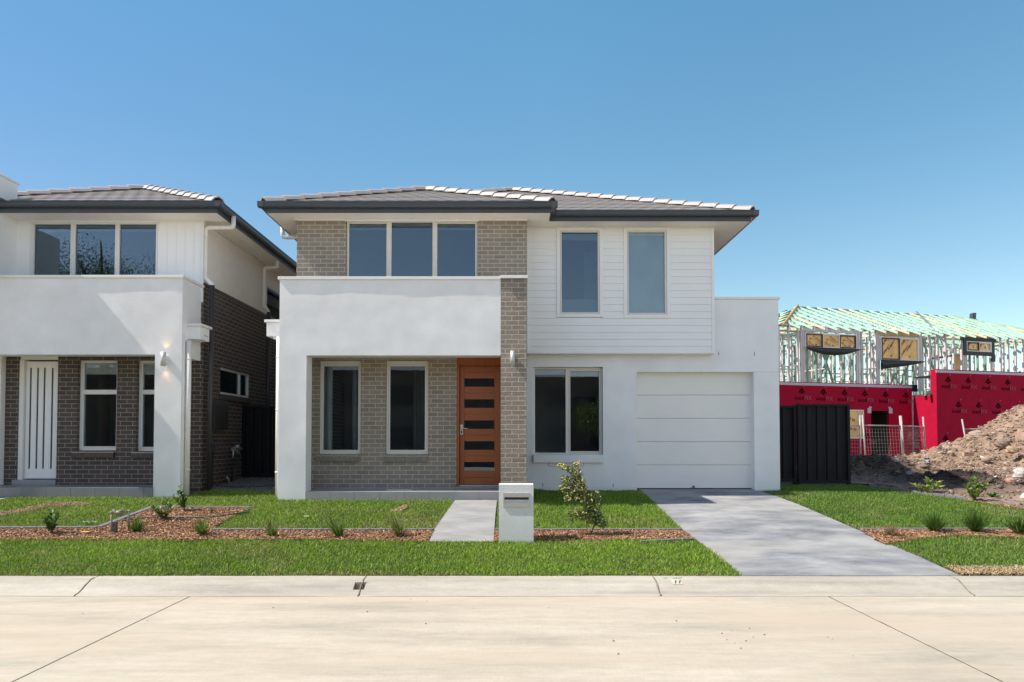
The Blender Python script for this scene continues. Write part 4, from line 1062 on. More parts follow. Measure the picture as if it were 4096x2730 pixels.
# right of the driveway
bound = [(9.12 + .46, 12.16 - 1.1), (9.12, 12.16), (8.53, 13.56), (7.75, 15.2)]
lrp = [(edge_r(dr, yE + .06, .01), yE + .06), (12, yE + .06), (9.75, 10.9), (9.02, 12.16), (8.43, 13.5), (7.7, 15.25), (xg1, 15.2), (xg1 + .0, 14.38)] + [(edge_r(dr, y, .01), y) for y in (14.3, 13.4, 12.4, 11.4)]
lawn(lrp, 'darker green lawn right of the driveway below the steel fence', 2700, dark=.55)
vr = [(edge_r(dr, KY1 + .3, .02), KY1 + .3), (12, KY1 + .12), (12, g2(4096, 2153)[1]), g2(3831, 2143), g2(3680, 2155), g2(3545, 2178)]
def dryR(x, y): return np.clip(1.15 - (y - KY1 - .1) / .30, .05, .95)
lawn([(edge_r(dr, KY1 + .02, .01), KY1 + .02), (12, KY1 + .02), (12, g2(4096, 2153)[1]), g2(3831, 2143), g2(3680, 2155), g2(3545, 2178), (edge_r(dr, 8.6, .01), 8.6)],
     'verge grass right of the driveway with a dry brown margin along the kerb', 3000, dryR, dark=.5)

def sheet(name, poly, m, lift=.006, step=.12):
    b = MB(); xs_ = [p[0] for p in poly]; ys_ = [p[1] for p in poly]
    gx_, gy_ = frange(min(xs_), max(xs_), step), frange(min(ys_), max(ys_), step)
    pv = np.array([[(x, y) for x in gx_] for y in gy_])
    for j in range(len(gy_) - 1):
        for i in range(len(gx_) - 1):
            cx_, cy_ = (gx_[i] + gx_[i+1]) / 2, (gy_[j] + gy_[j+1]) / 2
            if inside(poly, np.array([cx_]), np.array([cy_]))[0]:
                b.add([(x, y, G(x, y) + lift) for x, y in ((gx_[i],gy_[j]),(gx_[i+1],gy_[j]),(gx_[i+1],gy_[j+1]),(gx_[i],gy_[j+1]))], [(0,1,2,3)], True)
    return b.build(name, m)
M['mulch'] = mat('mulch_base', (0.12, 0.055, 0.025), 0.95, 0.4, 30, 0.8, 70, dist=.01)
M['gravel'] = mat('gravel_base', (0.18, 0.17, 0.16), 0.95, 0.4, 40, 0.9, 60, dist=.01)
def chips(poly, label, dens=2600, cols=((.17, .075, .036), (.60, .37, .22)), size=(.020, .062), name='bark_mulch', cat='mulch', flat=.35, mat_='chip'):
    x, y = scatter(poly, dens); n = len(x); z = Gv(x, y) + .008 + rng.uniform(0, .022, n)
    L = rng.uniform(size[0], size[1], n); w = L * rng.uniform(.08, .26, n); th = rng.uniform(0, 6.283, n); tl = rng.normal(0, flat, n); rl = rng.normal(0, flat, n)
    ax = np.stack([np.cos(th) * np.cos(tl), np.sin(th) * np.cos(tl), np.sin(tl)], 1)
    bx = np.stack([-np.sin(th) * np.cos(rl), np.cos(th) * np.cos(rl), np.sin(rl)], 1)
    nx = np.cross(ax, bx) * (w * .35)[:, None]; ax *= (L / 2)[:, None]; bx *= (w / 2)[:, None]
    c0 = np.stack([x, y, z], 1)
    V = np.stack([c0-ax-bx-nx, c0+ax*.8-bx-nx, c0+ax+bx*.6-nx, c0-ax*.7+bx-nx, c0-ax-bx+nx, c0+ax*.8-bx+nx, c0+ax+bx*.6+nx, c0-ax*.7+bx+nx], 1)
    q = np.array([[0,3,2,1],[4,5,6,7],[0,1,5,4],[1,2,6,5],[2,3,7,6],[3,0,4,7]]).reshape(1, -1)
    Fq = np.arange(n)[:, None] * 8 + q
    k = rng.uniform(0, 1, n)[:, None] ** 1.6; c = np.array(cols[0]) * (1 - k) + np.array(cols[1]) * k
    o = raw(name, V, Fq, 4, M[mat_], colors=np.repeat(c[:, None], 8, 1).reshape(-1, 3)); return setp(o, label, cat, kind='stuff')
mulchL = [(XMIN, yF - .03), g2(600, 2166), g2(1200, 2163), g2(1712, 2171), g2(1735, 2124), g2(860, 2124), g2(874, 2102), g2(962, 2056), g2(1008, 2036), g2(612, 2036), g2(398, 2117), (XMIN, yE + .02)]
setp(sheet('mulch_bed', mulchL, M['mulch'], .004, .07), kind='structure')
chips(mulchL, 'red brown bark mulch in the angular bed along the front lawns')
mulchM = [(g2(1976, 2168)[0] + .01, g2(1976, 2169)[1]), (lerp_edge(dl, 9.6) - .03, yF - .02), (lerp_edge(dl, yE) - .02, yE - .01), g2(1981, 2124)]
setp(sheet('mulch_bed', mulchM, M['mulch'], .004, .07), kind='structure')
chips(mulchM, 'bark mulch around the letterbox and the staked sapling')
mulchR = [(lerp_edge(dr, yE) + .02, yE - .01), g2(3500, 2160), g2(3545, 2182), g2(3680, 2158), g2(3831, 2147), g2(4096, 2156), (12, yF + .1), (12, yE + .0)]
setp(sheet('mulch_bed', mulchR, M['mulch'], .004, .07), kind='structure')
chips(mulchR, 'bark mulch strip right of the driveway')
mulchB = [(8.62, 13.05), (8.80, 13.10), (9.50, 11.25), (9.24, 11.2)]
chips(mulchB, 'thin line of bark mulch beside the far right lawn edging')
chips(strip, 'pale straw and clippings on the worn strip of the left lawn', 3800, ((.26, .17, .09), (.56, .42, .26)), (.015, .04), 'dry_clippings', 'straw')
chips(patch, 'small patch of dry straw in the lawn near the garden path', 4500, ((.26, .19, .09), (.58, .46, .28)), (.02, .05), 'dry_clippings', 'straw')
chips([(edge_r(dr, KY1 + .03, .03), KY1 + .02), (12, KY1 + .02), (12, KY1 + .18), (edge_r(dr, KY1 + .36, .03), KY1 + .36)], 'dead brown thatch along the kerb right of the driveway', 4200, ((.24, .16, .09), (.56, .43, .28)), (.02, .06), 'dry_thatch', 'thatch', .6)
gr = [(XS + .02, 13.55), (xl - .0, 13.1), (xu0 - .02, 15.38), (XS + .02, 15.38)]
setp(sheet('gravel', gr, M['gravel'], .004, .1), kind='structure')
chips(gr, 'grey gravel on the shaded passage floor between the houses', 2200, ((.10, .10, .10), (.42, .40, .38)), (.012, .03), 'gravel', 'gravel', .8)

# concrete edging blocks: each run is one continuous border
def edging(pts, label, w=.09, h=.05, seg=.23):
    b = MB()
    for (xa, ya), (xb_, yb) in zip(pts, pts[1:]):
        D = math.hypot(xb_ - xa, yb - ya); n = max(1, int(round(D / seg)))
        for i in range(n):
            a = (i + .02) / n; c = (i + .985) / n; j = random.uniform(-.004, .004)
            A = (xa + (xb_-xa)*a, ya + (yb-ya)*a + j); B_ = (xa + (xb_-xa)*c, ya + (yb-ya)*c + j)
            b.bar((A[0], A[1], G(*A) + .012), (B_[0], B_[1], G(*B_) + .012), w, h)
    return setp(b.build('garden_edging', M['edging'], bevel=.006), label, 'garden edging')
edging([(XMIN, yE + .03), g2(395, 2115), g2(612, 2033), g2(1006, 2035)], 'charcoal block edging that bends round the left lawn and runs up beside the water meter')
edging([g2(850, 2124), g2(1734, 2125)], 'charcoal block edging straight along the porch lawn, from the bed corner to the path')
edging([g2(1979, 2125), (lerp_edge(dl, yE) - .03, yE)], 'charcoal block edging behind the letterbox, from the path to the driveway')
edging([(lerp_edge(dr, yE) + .03, yE + .01), (11.5, yE + .03)], 'charcoal block edging of the lawn right of the driveway')
edging([g2(2560, 2172), (lerp_edge(dl, yF) - .03, yF - .02)], 'short pale edging block run at the front of the mulch near the driveway', .06, .04)
edging([(10.05, 10.2), (9.30, 12.0), (8.62, 13.6), (7.9, 15.1)], 'grey edging at the far right between the lawn and the dirt')

# ================================================================ LETTERBOX
ym = 9.47; lb = thing('letterbox', (hx(2065, 2168, ym), ym + .12, G(.05, ym)), 'white coarse rendered letterbox pillar with a steel slot plate beside the path', 'letterbox')
x0, x1 = hx(1995.5, 2050, ym), hx(2134, 2050, ym); zt_l = hz(1939, ym); z0 = G(0, ym) - .05
wv = MB(); wavy_wall(wv, x0, x1, z0, zt_l, ym, ym + .26, [], amp=.0015, step=.02); wv.build('pillar', M['rough_render'], lb, bevel=0)
pa, pc, pz0, pz1 = hx(2012.5, 2000, ym), hx(2119.5, 2000, ym), hz(2029, ym), hz(1973, ym)
b = MB(); grid_wall(b, pa, pc, pz0, pz1, ym - .012, ym + .004, [(pa + .017, pc - .014, hz(2012.5, ym), hz(1989.5, ym))]); b.build('slot_plate', M['steel'], lb)
b = MB(); zA_, zB_ = hz(2012.5, ym), hz(1989.5, ym)
b.add([(pa + .017, ym - .004, zA_), (pc - .014, ym - .004, zA_), (pc - .014, ym + .003, zB_ - .032), (pa + .017, ym + .003, zB_ - .032)], [(0,1,2,3)])
b.build('slot_flap', M['steel'], lb)
MB().box(pa + .017, pc - .014, ym - .011, ym + .002, zB_ - .034, zB_ - .001).build('slot_shadow_gap', M['black'], lb)

# ================================================================ PLANTS
def leafmesh(name, C, D, N, L, Wd, cols, m, parent=None, fold=.15):
    "leaves: centre base C, direction D, normal N (arrays), length L, width Wd"
    n = len(C); Sd = np.cross(D, N); Sd /= np.linalg.norm(Sd, axis=1)[:, None] + 1e-9; L = L[:, None]; w = Wd[:, None]
    V = np.stack([C, C + D*L*.45 + Sd*w*.5 + N*w*fold, C + D*L, C + D*L*.45 - Sd*w*.5 + N*w*fold], 1)
    Fq = np.arange(n)[:, None] * 4 + np.array([[0, 1, 2, 0, 2, 3]])
    return raw(name, V, Fq, 3, m, parent, colors=np.repeat(cols[:, None], 4, 1).reshape(-1, 3))
def unit(a): return a / (np.linalg.norm(a, axis=1)[:, None] + 1e-9)
GRP_T = 'strappy grass clumps in the mulch beds'
def tuft(px, py, hpx, label, lean=0.0, n=150, dead=.05, spread=1.0, col=((.06, .13, .02), (.17, .28, .05))):
    x, y, z = gnd(px, py); h = hpx / F * y
    T = thing('grass_tuft', (x, y, z), label, 'grass clump', GRP_T)
    V = []; Fc = []; Cc = []; k = 0
    for i in range(int(n * 1.5)):
        a = random.uniform(0, 6.283); ln = random.uniform(.05, 1.0) * .8 * spread; L = h * random.uniform(.6, 1.15)
        d = np.array([math.cos(a) * ln + lean, math.sin(a) * ln, 1.0]); d /= np.linalg.norm(d)
        w = random.uniform(.003, .0055); s = np.array([-math.sin(a), math.cos(a), 0]) * w; s = s + np.array([w * .5, 0, 0])
        base = np.array([x + math.cos(a) * .025 * random.random(), y + math.sin(a) * .025 * random.random(), z])
        dd_ = random.random() < dead; droop = (1.2 if dd_ else .35) * ln
        for t_ in (0, .35, .7, 1.0):
            p = base + d * L * t_ + np.array([math.cos(a), math.sin(a), 0]) * droop * L * t_ ** 2 * .5 - np.array([0, 0, 1]) * droop * L * t_ ** 2 * .55
            p[2] = max(p[2], z + .005); ww = s * (1 - t_ * .9)
            V += [p - ww * 1.35, p + ww * 1.35]
        for q in range(3): Fc += [k + q*2, k + q*2 + 1, k + q*2 + 3, k + q*2 + 2]
        c = np.array((.42, .30, .15)) * random.uniform(.6, 1.1) if dd_ else np.array(col[0]) * (1 - (r_ := random.random())) + np.array(col[1]) * r_
        Cc += [c] * 8; k += 8
    raw('blades', V, Fc, 4, M['blade'], T, colors=np.array(Cc))
    return T
tuft(548, 2133, 68, 'upright green strappy clump just right of the water meter', -.05)
tuft(814, 2146, 78, 'green strappy clump at the left tip of the porch lawn edging', -.25)
tuft(1091, 2150, 78, 'thin olive clump in the mulch below the white porch column', -.2, 90, .3)
tuft(1361, 2150, 92, 'leaning green clump in the mulch below the porch, middle of the row', -.45, 130, .15)
tuft(1603, 2150, 86, 'half browned clump in the mulch nearest the garden path', -.3, 140, .5)
tuft(3739, 2131, 92, 'full dark green clump right of the driveway, beside the browned one', 0, 210, .03, 1.15, ((.035, .085, .012), (.10, .19, .03)))
tuft(3900, 2133, 98, 'tallest dark green clump in the right mulch strip', 0, 230, .04, 1.15, ((.035, .085, .012), (.10, .19, .03)))
tuft(4076, 2143, 84, 'dark green clump cut by the right edge of the photo', 0, 200, .08, 1.1, ((.035, .085, .012), (.10, .19, .03)))
tuft(3568, 2148, 66, 'mostly dead straw coloured clump nearest the driveway on the right', 0, 90, .9, .9)
def shrub(px, py, hpx, label, name='shrub', nst=5, nl=70, lsz=(.05, .09), lean=0.0, col=((.04, .10, .018), (.15, .24, .05)), wpx=None, grp=None):
    x, y, z = gnd(px, py); h = hpx / F * y; wd = (wpx or hpx * .75) / F * y / 2
    T = thing(name, (x, y, z), label, 'shrub', grp); st_ = MB(); C = []; D = []
    for s in range(nst):
        a = random.uniform(0, 6.283) if s else 0; r_ = (0.15 if s == 0 else random.uniform(.5, 1)) * wd; hh = h * (1 if s == 0 else random.uniform(.45, .85))
        pts = [Vector((x, y, z - .01)) + Vector((math.cos(a) * r_ * t_ ** 1.3 + lean * h * t_, math.sin(a) * r_ * t_ ** 1.3, hh * t_)) for t_ in (0, .25, .5, .75, 1)]
        st_.tube(pts, [.007, .006, .005, .004, .0025], 6)
        for i in range(int(nl * 1.7) // nst):
            t_ = random.uniform(.25, 1.0); k = min(3, int(t_ * 4)); f_ = t_ * 4 - k; p = pts[k].lerp(pts[k+1], f_)
            b_ = random.uniform(0, 6.283); C.append(p); D.append((math.cos(b_), math.sin(b_), random.uniform(.1, 1.3)))
    st_.build('stem', M['bark'], T)
    C = np.array([tuple(c) for c in C]); D = unit(np.array(D)); n = len(C)
    N = unit(np.stack([-D[:,0]*D[:,2], -D[:,1]*D[:,2], 1 - D[:,2]**2 + .05], 1) + rng.normal(0, .2, (n, 3)))
    L = rng.uniform(lsz[0], lsz[1], n) * 1.25; k = rng.uniform(0, 1, n)[:, None]; c = np.array(col[0]) * (1-k) + np.array(col[1]) * k
    leafmesh('leaves', C, D, N, L, L * rng.uniform(.38, .5, n), c, M['leaf'], T)
    return T
shrub(208, 2140, 105, 'young broad leaved shrub in the mulch left of the yellow lid', wpx=90, nl=60, lsz=(.06, .11), lean=-.1)
shrub(658, 2084, 92, 'low spreading green shrub by the green hose in the triangular bed', wpx=110, nl=80, lsz=(.05, .09))
shrub(742, 2048, 100, 'taller glossy shrub at the back of the triangular bed near the white column', wpx=60, nl=85, lsz=(.05, .08), lean=-.3)
shrub(848, 2056, 22, 'tiny yellow green seedling in the triangular mulch bed', name='seedling', nst=2, nl=10, lsz=(.03, .05))
yg = ((.16, .24, .04), (.42, .46, .12))
shrub(3700, 1976, 55, 'small yellow green shrub in front of the dark earth heap', wpx=110, nl=60, lsz=(.08, .13), col=yg, lean=.2)
shrub(3895, 2008, 92, 'leafy yellow green shrub on the right edging in front of the dirt', wpx=95, nl=130, lsz=(.07, .12), col=((.09, .17, .03), (.36, .42, .12)))
shrub(3975, 1996, 24, 'low green weed growing from the dirt right of the leafy shrub', name='weed', wpx=70, nl=60, lsz=(.04, .08))
shrub(4085, 2030, 20, 'small green weed at the right edge of the photo', name='weed', nl=24, lsz=(.02, .04))

# staked wattle sapling
sx, sy, sz = gnd(2358, 2146)
WT = thing('wattle_sapling', (sx, sy, sz), 'young wattle tree with pale yellow flower balls leaning left beside a cane', 'tree')
def wp(px, py, dy=0): p = P(px, py, sy + dy); return Vector(p)
def z3(x, y, dy=0): return wp(1800 + x * .4355, 1850 + y * .4355, dy)
b = MB()
main = [Vector((sx, sy, sz - .02)), z3(1330, 560), z3(1340, 440), z3(1310, 330, .03), z3(1240, 240, .02), z3(1190, 140), z3(1120, 60), z3(1020, 28)]
b.tube(main, [.010, .009, .008, .007, .006, .005, .004, .002], 8)
br = [([main[3], z3(1270, 320), z3(1160, 320), z3(1080, 335)]), ([main[4], z3(1150, 225), z3(1060, 230), z3(1010, 235)]), ([main[5], z3(1110, 150), z3(1040, 160)]),
      ([main[5], z3(1185, 60), z3(1160, 10)]), ([main[2], z3(1360, 370, -.03), z3(1355, 300, -.05)]), ([main[1], z3(1370, 570), z3(1400, 510), z3(1420, 540)]), ([main[1], z3(1280, 500), z3(1190, 480), z3(1110, 500)]),
      ([main[2], z3(1270, 400), z3(1230, 380)])]
for p in br: b.tube(p, [.006] + [.003] * (len(p) - 1), 6)
b.build('trunk', M['bark'], WT)
clumps = [(1010, 32, 26), (1050, 45, 30), (1110, 70, 38), (1160, 20, 26), (1165, 110, 50), (1060, 160, 42), (1120, 180, 55), (1190, 190, 58), (1030, 235, 34), (1090, 250, 58), (1160, 270, 68), (1215, 250, 45), (1080, 335, 34), (1150, 335, 45), (1220, 335, 45),
          (1290, 330, 50), (1345, 330, 46), (1350, 290, 26), (1330, 400, 60), (1265, 400, 38), (1290, 470, 55), (1350, 480, 50), (1250, 450, 38), (1110, 480, 26), (1115, 540, 20), (1170, 480, 38), (1220, 510, 30), (1290, 540, 38), (1380, 520, 40), (1400, 575, 34), (1345, 560, 28), (1425, 560, 18)]
C = []; FL = []
for cx_, cy_, r_ in clumps:
    n = int(r_ * 7.0)
    for i in range(n):
        a = random.uniform(0, 6.283); q = math.sqrt(random.random()) * r_; dy = random.gauss(0, .035)
        C.append(z3(cx_ + math.cos(a) * q, cy_ + math.sin(a) * q * .9, dy))
        if random.random() < (.13 if cy_ < 350 else .05): FL.append(C[-1])
C = np.array([tuple(c) for c in C]); n = len(C); D = unit(rng.normal(0, 1, (n, 3)) + np.array([-.1, 0, .3])); N = unit(rng.normal(0, 1, (n, 3)))
k = rng.uniform(0, 1, n)[:, None]; c = np.array([.05, .10, .025]) * (1 - k) + np.array([.19, .24, .07]) * k
L = rng.uniform(.018, .038, n); leafmesh('crown', C, D, N, L, L * .33, c, M['leaf'], WT)
V = []; Fc = []; Cc = []; kk = 0
for p in FL:
    r_ = random.uniform(.009, .016); o = [(1,0,0),(-1,0,0),(0,1,0),(0,-1,0),(0,0,1),(0,0,-1)]
    V += [(p.x+a*r_, p.y+b_*r_, p.z+c_*r_) for a, b_, c_ in o]
    for f_ in ((0,2,4),(2,1,4),(1,3,4),(3,0,4),(2,0,5),(1,2,5),(3,1,5),(0,3,5)): Fc += [kk + i for i in f_]
    Cc += [np.array([.85, .78, .34]) * random.uniform(.8, 1.15)] * 6; kk += 6
raw('flowers', V, Fc, 3, M['leaf'], WT, smooth=True, colors=np.array(Cc))
sk = thing('garden_stake', (sx - .03, sy - .02, sz), 'thin bamboo cane leaning left beside the wattle sapling', 'stake')
MB().tube([Vector((sx - .02, sy - .03, sz - .05)), z3(1235, 340, -.03), z3(1185, -25, -.03)], .0055, 8).build('cane', mat('bamboo', (.36, .20, .09), .6, .15, 20), sk)

# ================================================================ SMALL THINGS IN THE YARD
# water meter assembly
wmx, wmy, wmz = gnd(454, 2138); K = wmy / F
wm = thing('water_meter', (wmx, wmy, wmz), 'brass water meter on two copper risers standing in the mulch', 'water meter')
M['oldbrass'] = mat('weathered_brass', (.26, .21, .17), .6, .2, 30, .4, 80)
zt_m = hz(2048, wmy); zl = hz(2046, wmy)
x_l, x_r = hx(446, 2080, wmy), hx(500, 2050, wmy)
MB().tube([(x_l, wmy, wmz - .02), (x_l, wmy, zt_m)], .013, 12).tube([(x_l, wmy, zt_m - .03), (x_l, wmy, zt_m + .005)], .022, 12).build('riser', M['oldbrass'], wm)
MB().tube([(x_r, wmy + .1, wmz - .0), (x_r, wmy + .1, zt_m + .02)], .013, 12).build('riser', M['oldbrass'], wm)
b = MB(); b.tube([(x_l, wmy, zt_m - .02), (x_l + (x_r - x_l) * .3, wmy + .03, zt_m - .02), (x_r, wmy + .1, zt_m - .005)], .014, 12)
b.tube([(x_l + .05, wmy + .02, zt_m - .02), (x_l + .135, wmy + .06, zt_m - .016)], .032, 16); b.tube([(x_l + .09, wmy + .04, zt_m - .07), (x_l + .09, wmy + .04, zt_m + .015)], .03, 16)
b.build('meter_body', M['oldbrass'], wm)
M['tagp'] = mat('tag_plastic', (.55, .63, .68), .4, .05)
MB().box(x_l + .015, x_l + .045, wmy - .01, wmy - .006, zt_m + .005, zt_m + .045).build('tag', M['tagp'], wm)
MB().bar((x_l + .11, wmy, zt_m + .03), (x_l + .155, wmy + .03, zt_m + .045), .02, .004).build('tag', M['tagp'], wm)
bp = thing('timber_peg', (wmx + .02, wmy + .05, wmz), 'grey weathered timber peg behind the left riser of the water meter', 'peg')
MB().box(hx(441, 2100, wmy + .03), hx(465, 2100, wmy + .03), wmy + .03, wmy + .07, wmz - .03, hz(2088, wmy + .03)).build('post', mat('weathered_timber', (.10, .09, .085), .9, .2, 30, .5, 60), bp, bevel=.003)
# yellow lid
hxx_, hyy, hzz = gnd(337, 2141)
hl = thing('valve_lid', (hxx_, hyy, hzz), 'yellow topped square cover lying in the mulch left of the water meter', 'cover')
MB().box(hxx_ - .085, hxx_ + .085, hyy - .06, hyy + .09, hzz + .015, hzz + .040).build('cover_rim', M['pipe_dark'], hl, bevel=.005)
MB().prism([(hxx_ - .05, hyy - .03, hzz + .0405), (hxx_ + .055, hyy - .03, hzz + .0405), (hxx_ + .065, hyy + .04, hzz + .0405), (hxx_ + .03, hyy + .075, hzz + .0405), (hxx_ - .04, hyy + .075, hzz + .0405), (hxx_ - .065, hyy + .03, hzz + .0405)], (0, 0, .006)).build('yellow_plate', mat('yellow_paint', (.75, .42, .02), .5, .05), hl)
# green hose and black cable
def onground(pts, lift=.012): return [(q[0], q[1], q[2] + lift) for q in (gnd(*p) for p in pts)]
def smooth_pts(p, it=2):
    for _ in range(it):
        q = [p[0]]
        for a, c in zip(p, p[1:]): q += [tuple(.75*u + .25*v for u, v in zip(a, c)), tuple(.25*u + .75*v for u, v in zip(a, c))]
        p = q + [p[-1]]
    return p
o = MB().tube(smooth_pts(onground([(465, 2091), (520, 2090), (575, 2080), (650, 2075), (740, 2078), (830, 2079), (900, 2071), (950, 2062), (1000, 2056)], .034)), .011, 8).build('garden_hose', mat('green_hose', (.02, .075, .05), .5, .1))
setp(o, 'thin dark green irrigation hose lying across the triangular mulch bed', 'hose')
o = MB().tube(smooth_pts(onground([(845, 1943), (900, 1952), (960, 1953), (1040, 1951), (1110, 1946)], .02)), .012, 8).build('black_pipe', M['black']); setp(o, 'black poly pipe lying on the gravel between the houses', 'pipe')
# litter
gx_, gy_, gz_ = gnd(348, 2103)
b = MB(); vs = [(gx_ + i * .022 - .07, gy_ + j * .03 - .03, gz_ + .06 + .012 * math.sin(i * 2.1 + j)) for j in range(3) for i in range(7)]
b.add(vs, [(j*7+i, j*7+i+1, (j+1)*7+i+1, (j+1)*7+i) for j in range(2) for i in range(6)], True)
lt = thing('plastic_wrapper', (gx_, gy_, gz_ + .05), 'crumpled green and white plastic wrapper on the left lawn', 'litter')
b.build('film', mat('green_plastic', (.30, .55, .28), .3, .5, 9), lt)
b = MB(); vs = [(gx_ + .075 + i * .022, gy_ + j * .02 - .02, gz_ + .062 + .01 * math.sin(i * 1.7 + j)) for j in range(3) for i in range(4)]
b.add(vs, [(j*4+i, j*4+i+1, (j+1)*4+i+1, (j+1)*4+i) for j in range(2) for i in range(3)], True); b.build('clear_end', mat('clear_plastic', (.6, .68, .72), .2, .1), lt)
# loose stones on the road and in the gutter
def stone_obj(pts, label, name='loose_stones'):
    V = []; Fc = []; Cc = []; k = 0
    for (x, y, z, r_) in pts:
        o = [(1,0,.3),(-1,0,.3),(0,1,.3),(0,-1,.3),(0,0,1),(0,0,-.3)]
        V += [(x + a*r_*random.uniform(.7,1.3), y + b_*r_*random.uniform(.7,1.3), z + c_*r_*random.uniform(.6,1)) for a, b_, c_ in o]
        for f_ in ((0,2,4),(2,1,4),(1,3,4),(3,0,4),(2,0,5),(1,2,5),(3,1,5),(0,3,5)): Fc += [k + i for i in f_]
        Cc += [np.array([.15, .135, .115]) * random.uniform(.5, 1.5)] * 6; k += 6
    o = raw(name, V, Fc, 3, M['stone'], colors=np.array(Cc)); return setp(o, label, 'stones', kind='stuff')
def road_pt(px, py):
    y = F * (CZ + .124) / max(1, (py - 1757)) ; return (px - 2048) / F * y, y
pts = []
for px_, py_ in ((1197, 2370), (1165, 2369), (1245, 2369), (1249, 2371), (1222, 2370), (1150, 2370), (1270, 2372), (96, 2370), (450, 2370), (534, 2374), (720, 2372), (751, 2366), (344, 2450), (1645, 2393), (1710, 2400), (1473, 2443), (1528, 2514), (1706, 2491), (1815, 2523),
                 (2362, 2434), (2369, 2390), (2193, 2427), (2150, 2510), (2900, 2555), (2932, 2570), (2955, 2590), (2975, 2560), (3005, 2545), (2880, 2530), (2990, 2510), (3300, 2545), (3320, 2552), (2470, 2612), (2450, 2560), (600, 2480), (1100, 2427), (3050, 2535), (2920, 2520), (3400, 2620), (2700, 2480)):
    x, y = road_pt(px_, py_); pts.append((x, y, road_z(y) + .003, random.uniform(.004, .011)))
stone_obj(pts, 'small loose stones scattered on the concrete road and gutter')
def kz(y):
    for (ya, za), (yb, zb) in zip(prof, prof[1:]):
        if yb <= y <= ya: return za + (zb - za) * (y - ya) / (yb - ya)
    return -.128
b = MB(); x, y = hx(2684, 2307, 7.70), 7.66
for i in (0, 2, 3): b.add([(x - .10 + i*.05, y - .02, kz(y-.02) + .006), (x - .055 + i*.05, y - .02, kz(y-.02) + .006), (x - .05 + i*.055, y + .03, kz(y+.03) + .006), (x - .1 + i*.06, y + .03, kz(y+.03) + .006)], [(0,1,2,3)])
setp(b.build('survey_paint', mat('blue_paint', (.36, .40, .38), .8, .3, 40)), 'faint blue survey paint dab on the kerb top', 'paint mark')
b = MB(); x, y = hx(2706, 2330, 7.55), 7.56
b.add([(x - .05, y - .05, kz(y-.05) + .006), (x + .06, y - .05, kz(y-.05) + .006), (x + .05, y + .045, kz(y+.045) + .006), (x - .055, y + .045, kz(y+.045) + .006)], [(0,1,2,3)])
pk = setp(b.build('kerb_patch', mat('pale_patch', (.47, .43, .36), .85, .1)), 'pale rubbed patch with two dark strokes on the kerb', 'paint mark')
b = MB()
for q in (0, .045): b.bar((x - .02 + q, y - .035, kz(y-.035) + .009), (x + .0 + q, y + .02, kz(y+.02) + .009), .007, .002)
b.build('dark_stroke', M['black'], pk)
# driftwood twigs in the kerb hole
b = MB()
for i in range(7): b.tube([(hole[0] + random.uniform(.05, .15), 7.56, -.03), (hole[0] + random.uniform(.04, .16), 7.48, -.075), (hole[0] + random.uniform(.02, .17), 7.44, -.10)], .0035, 5)
b.box(hole[0] - .02, hole[1] + .02, 7.40, 7.6, -.23, -.19)
setp(b.build('dead_roots', mat('dead_roots', (.12, .085, .05), .9, .3, 40)), 'tangle of dead roots and silt in the broken stormwater hole of the kerb', 'roots', kind='stuff')
# metal strip on the porch tiles
b = MB().box(hx(1550, 1962, 12.7), hx(1650, 1962, 12.7), 12.66, 12.70, zf + .001, zf + .012); setp(b.build('aluminium_strip', M['cap'], bevel=.002), 'short pale metal strip lying on the porch tiles under the windows', 'metal strip')
b = MB().box(hx(1214, 2063, 10.9), hx(1234, 2063, 10.9), 10.9, 10.93, G(-3, 10.9) + .05, G(-3, 10.9) + .058); setp(b.build('plant_label', M['cap']), 'white plastic sliver lying in the porch lawn', 'litter')

# ================================================================ HOUSE UNDER CONSTRUCTION (right background)
CA = 16.0; UX, UY = math.cos(R(CA)), math.sin(R(CA))           # along the wall, to the right and away
NX, NY = UY, -UX                                               # outward, towards the street
OX, OY = 10.0, 25.6
def cw(s, w, z): return (OX + UX * s + NX * w, OY + UY * s + NY * w, z)
def cpx(px, py, w=0.0):
    "photo pixel -> (s, z) on the plane offset w"
    d = Vector(P(px, py, 10.0)) - Vector((0, 0, CZ)); o = Vector((0, 0, CZ)); q = Vector(cw(0, w, 0)); nrm = Vector((NX, NY, 0))
    t_ = (q - o).dot(nrm) / d.dot(nrm); h = o + d * t_
    return ((h.x - q.x) * UX + (h.y - q.y) * UY, h.z)
class CB(MB):
    def cbox(s, s0, s1, w0, w1, z0, z1):
        c = [cw(a, b_, z) for z in (z0, z1) for a, b_ in ((s0, w1), (s1, w1), (s1, w0), (s0, w0))]
        if w0 > w1: c = [cw(a, b_, z) for z in (z0, z1) for a, b_ in ((s0, w0), (s1, w0), (s1, w1), (s0, w1))]
        return s.add(c, [(0,3,2,1),(4,5,6,7),(0,1,5,4),(1,2,6,5),(2,3,7,6),(3,0,4,7)])
    def cwall(s, s0, s1, z0, z1, w, th, holes=()):
        g = MB(); grid_wall(g, s0, s1, z0, z1, 0, th, list(holes)); s.add([cw(a, w - b_, c) for a, b_, c in g.v], g.f); return s
    def cbar(s, a, b_, w, h, up=(0, 0, 1)): return s.bar(cw(*a), cw(*b_), w, h, up)
CH = thing('house_frame', cw(6, -3, .55), 'unfinished house with pale timber frame, green roof trusses and red wall wrap', 'unfinished house')
M['wrap'] = mat('red_wall_wrap', (.39, .004, .032), .75, .08, 2.5, .6, 5, spec=.12, dist=.03)
M['wrapink'] = mat('wrap_print_black', (.022, .002, .004), .8, .05, spec=.05)
M['wrapgrey'] = mat('wrap_print_grey', (.40, .10, .14), .8, .05, spec=.1)
M['tape'] = mat('silver_tape', (.48, .44, .50), .4, .06, 8)
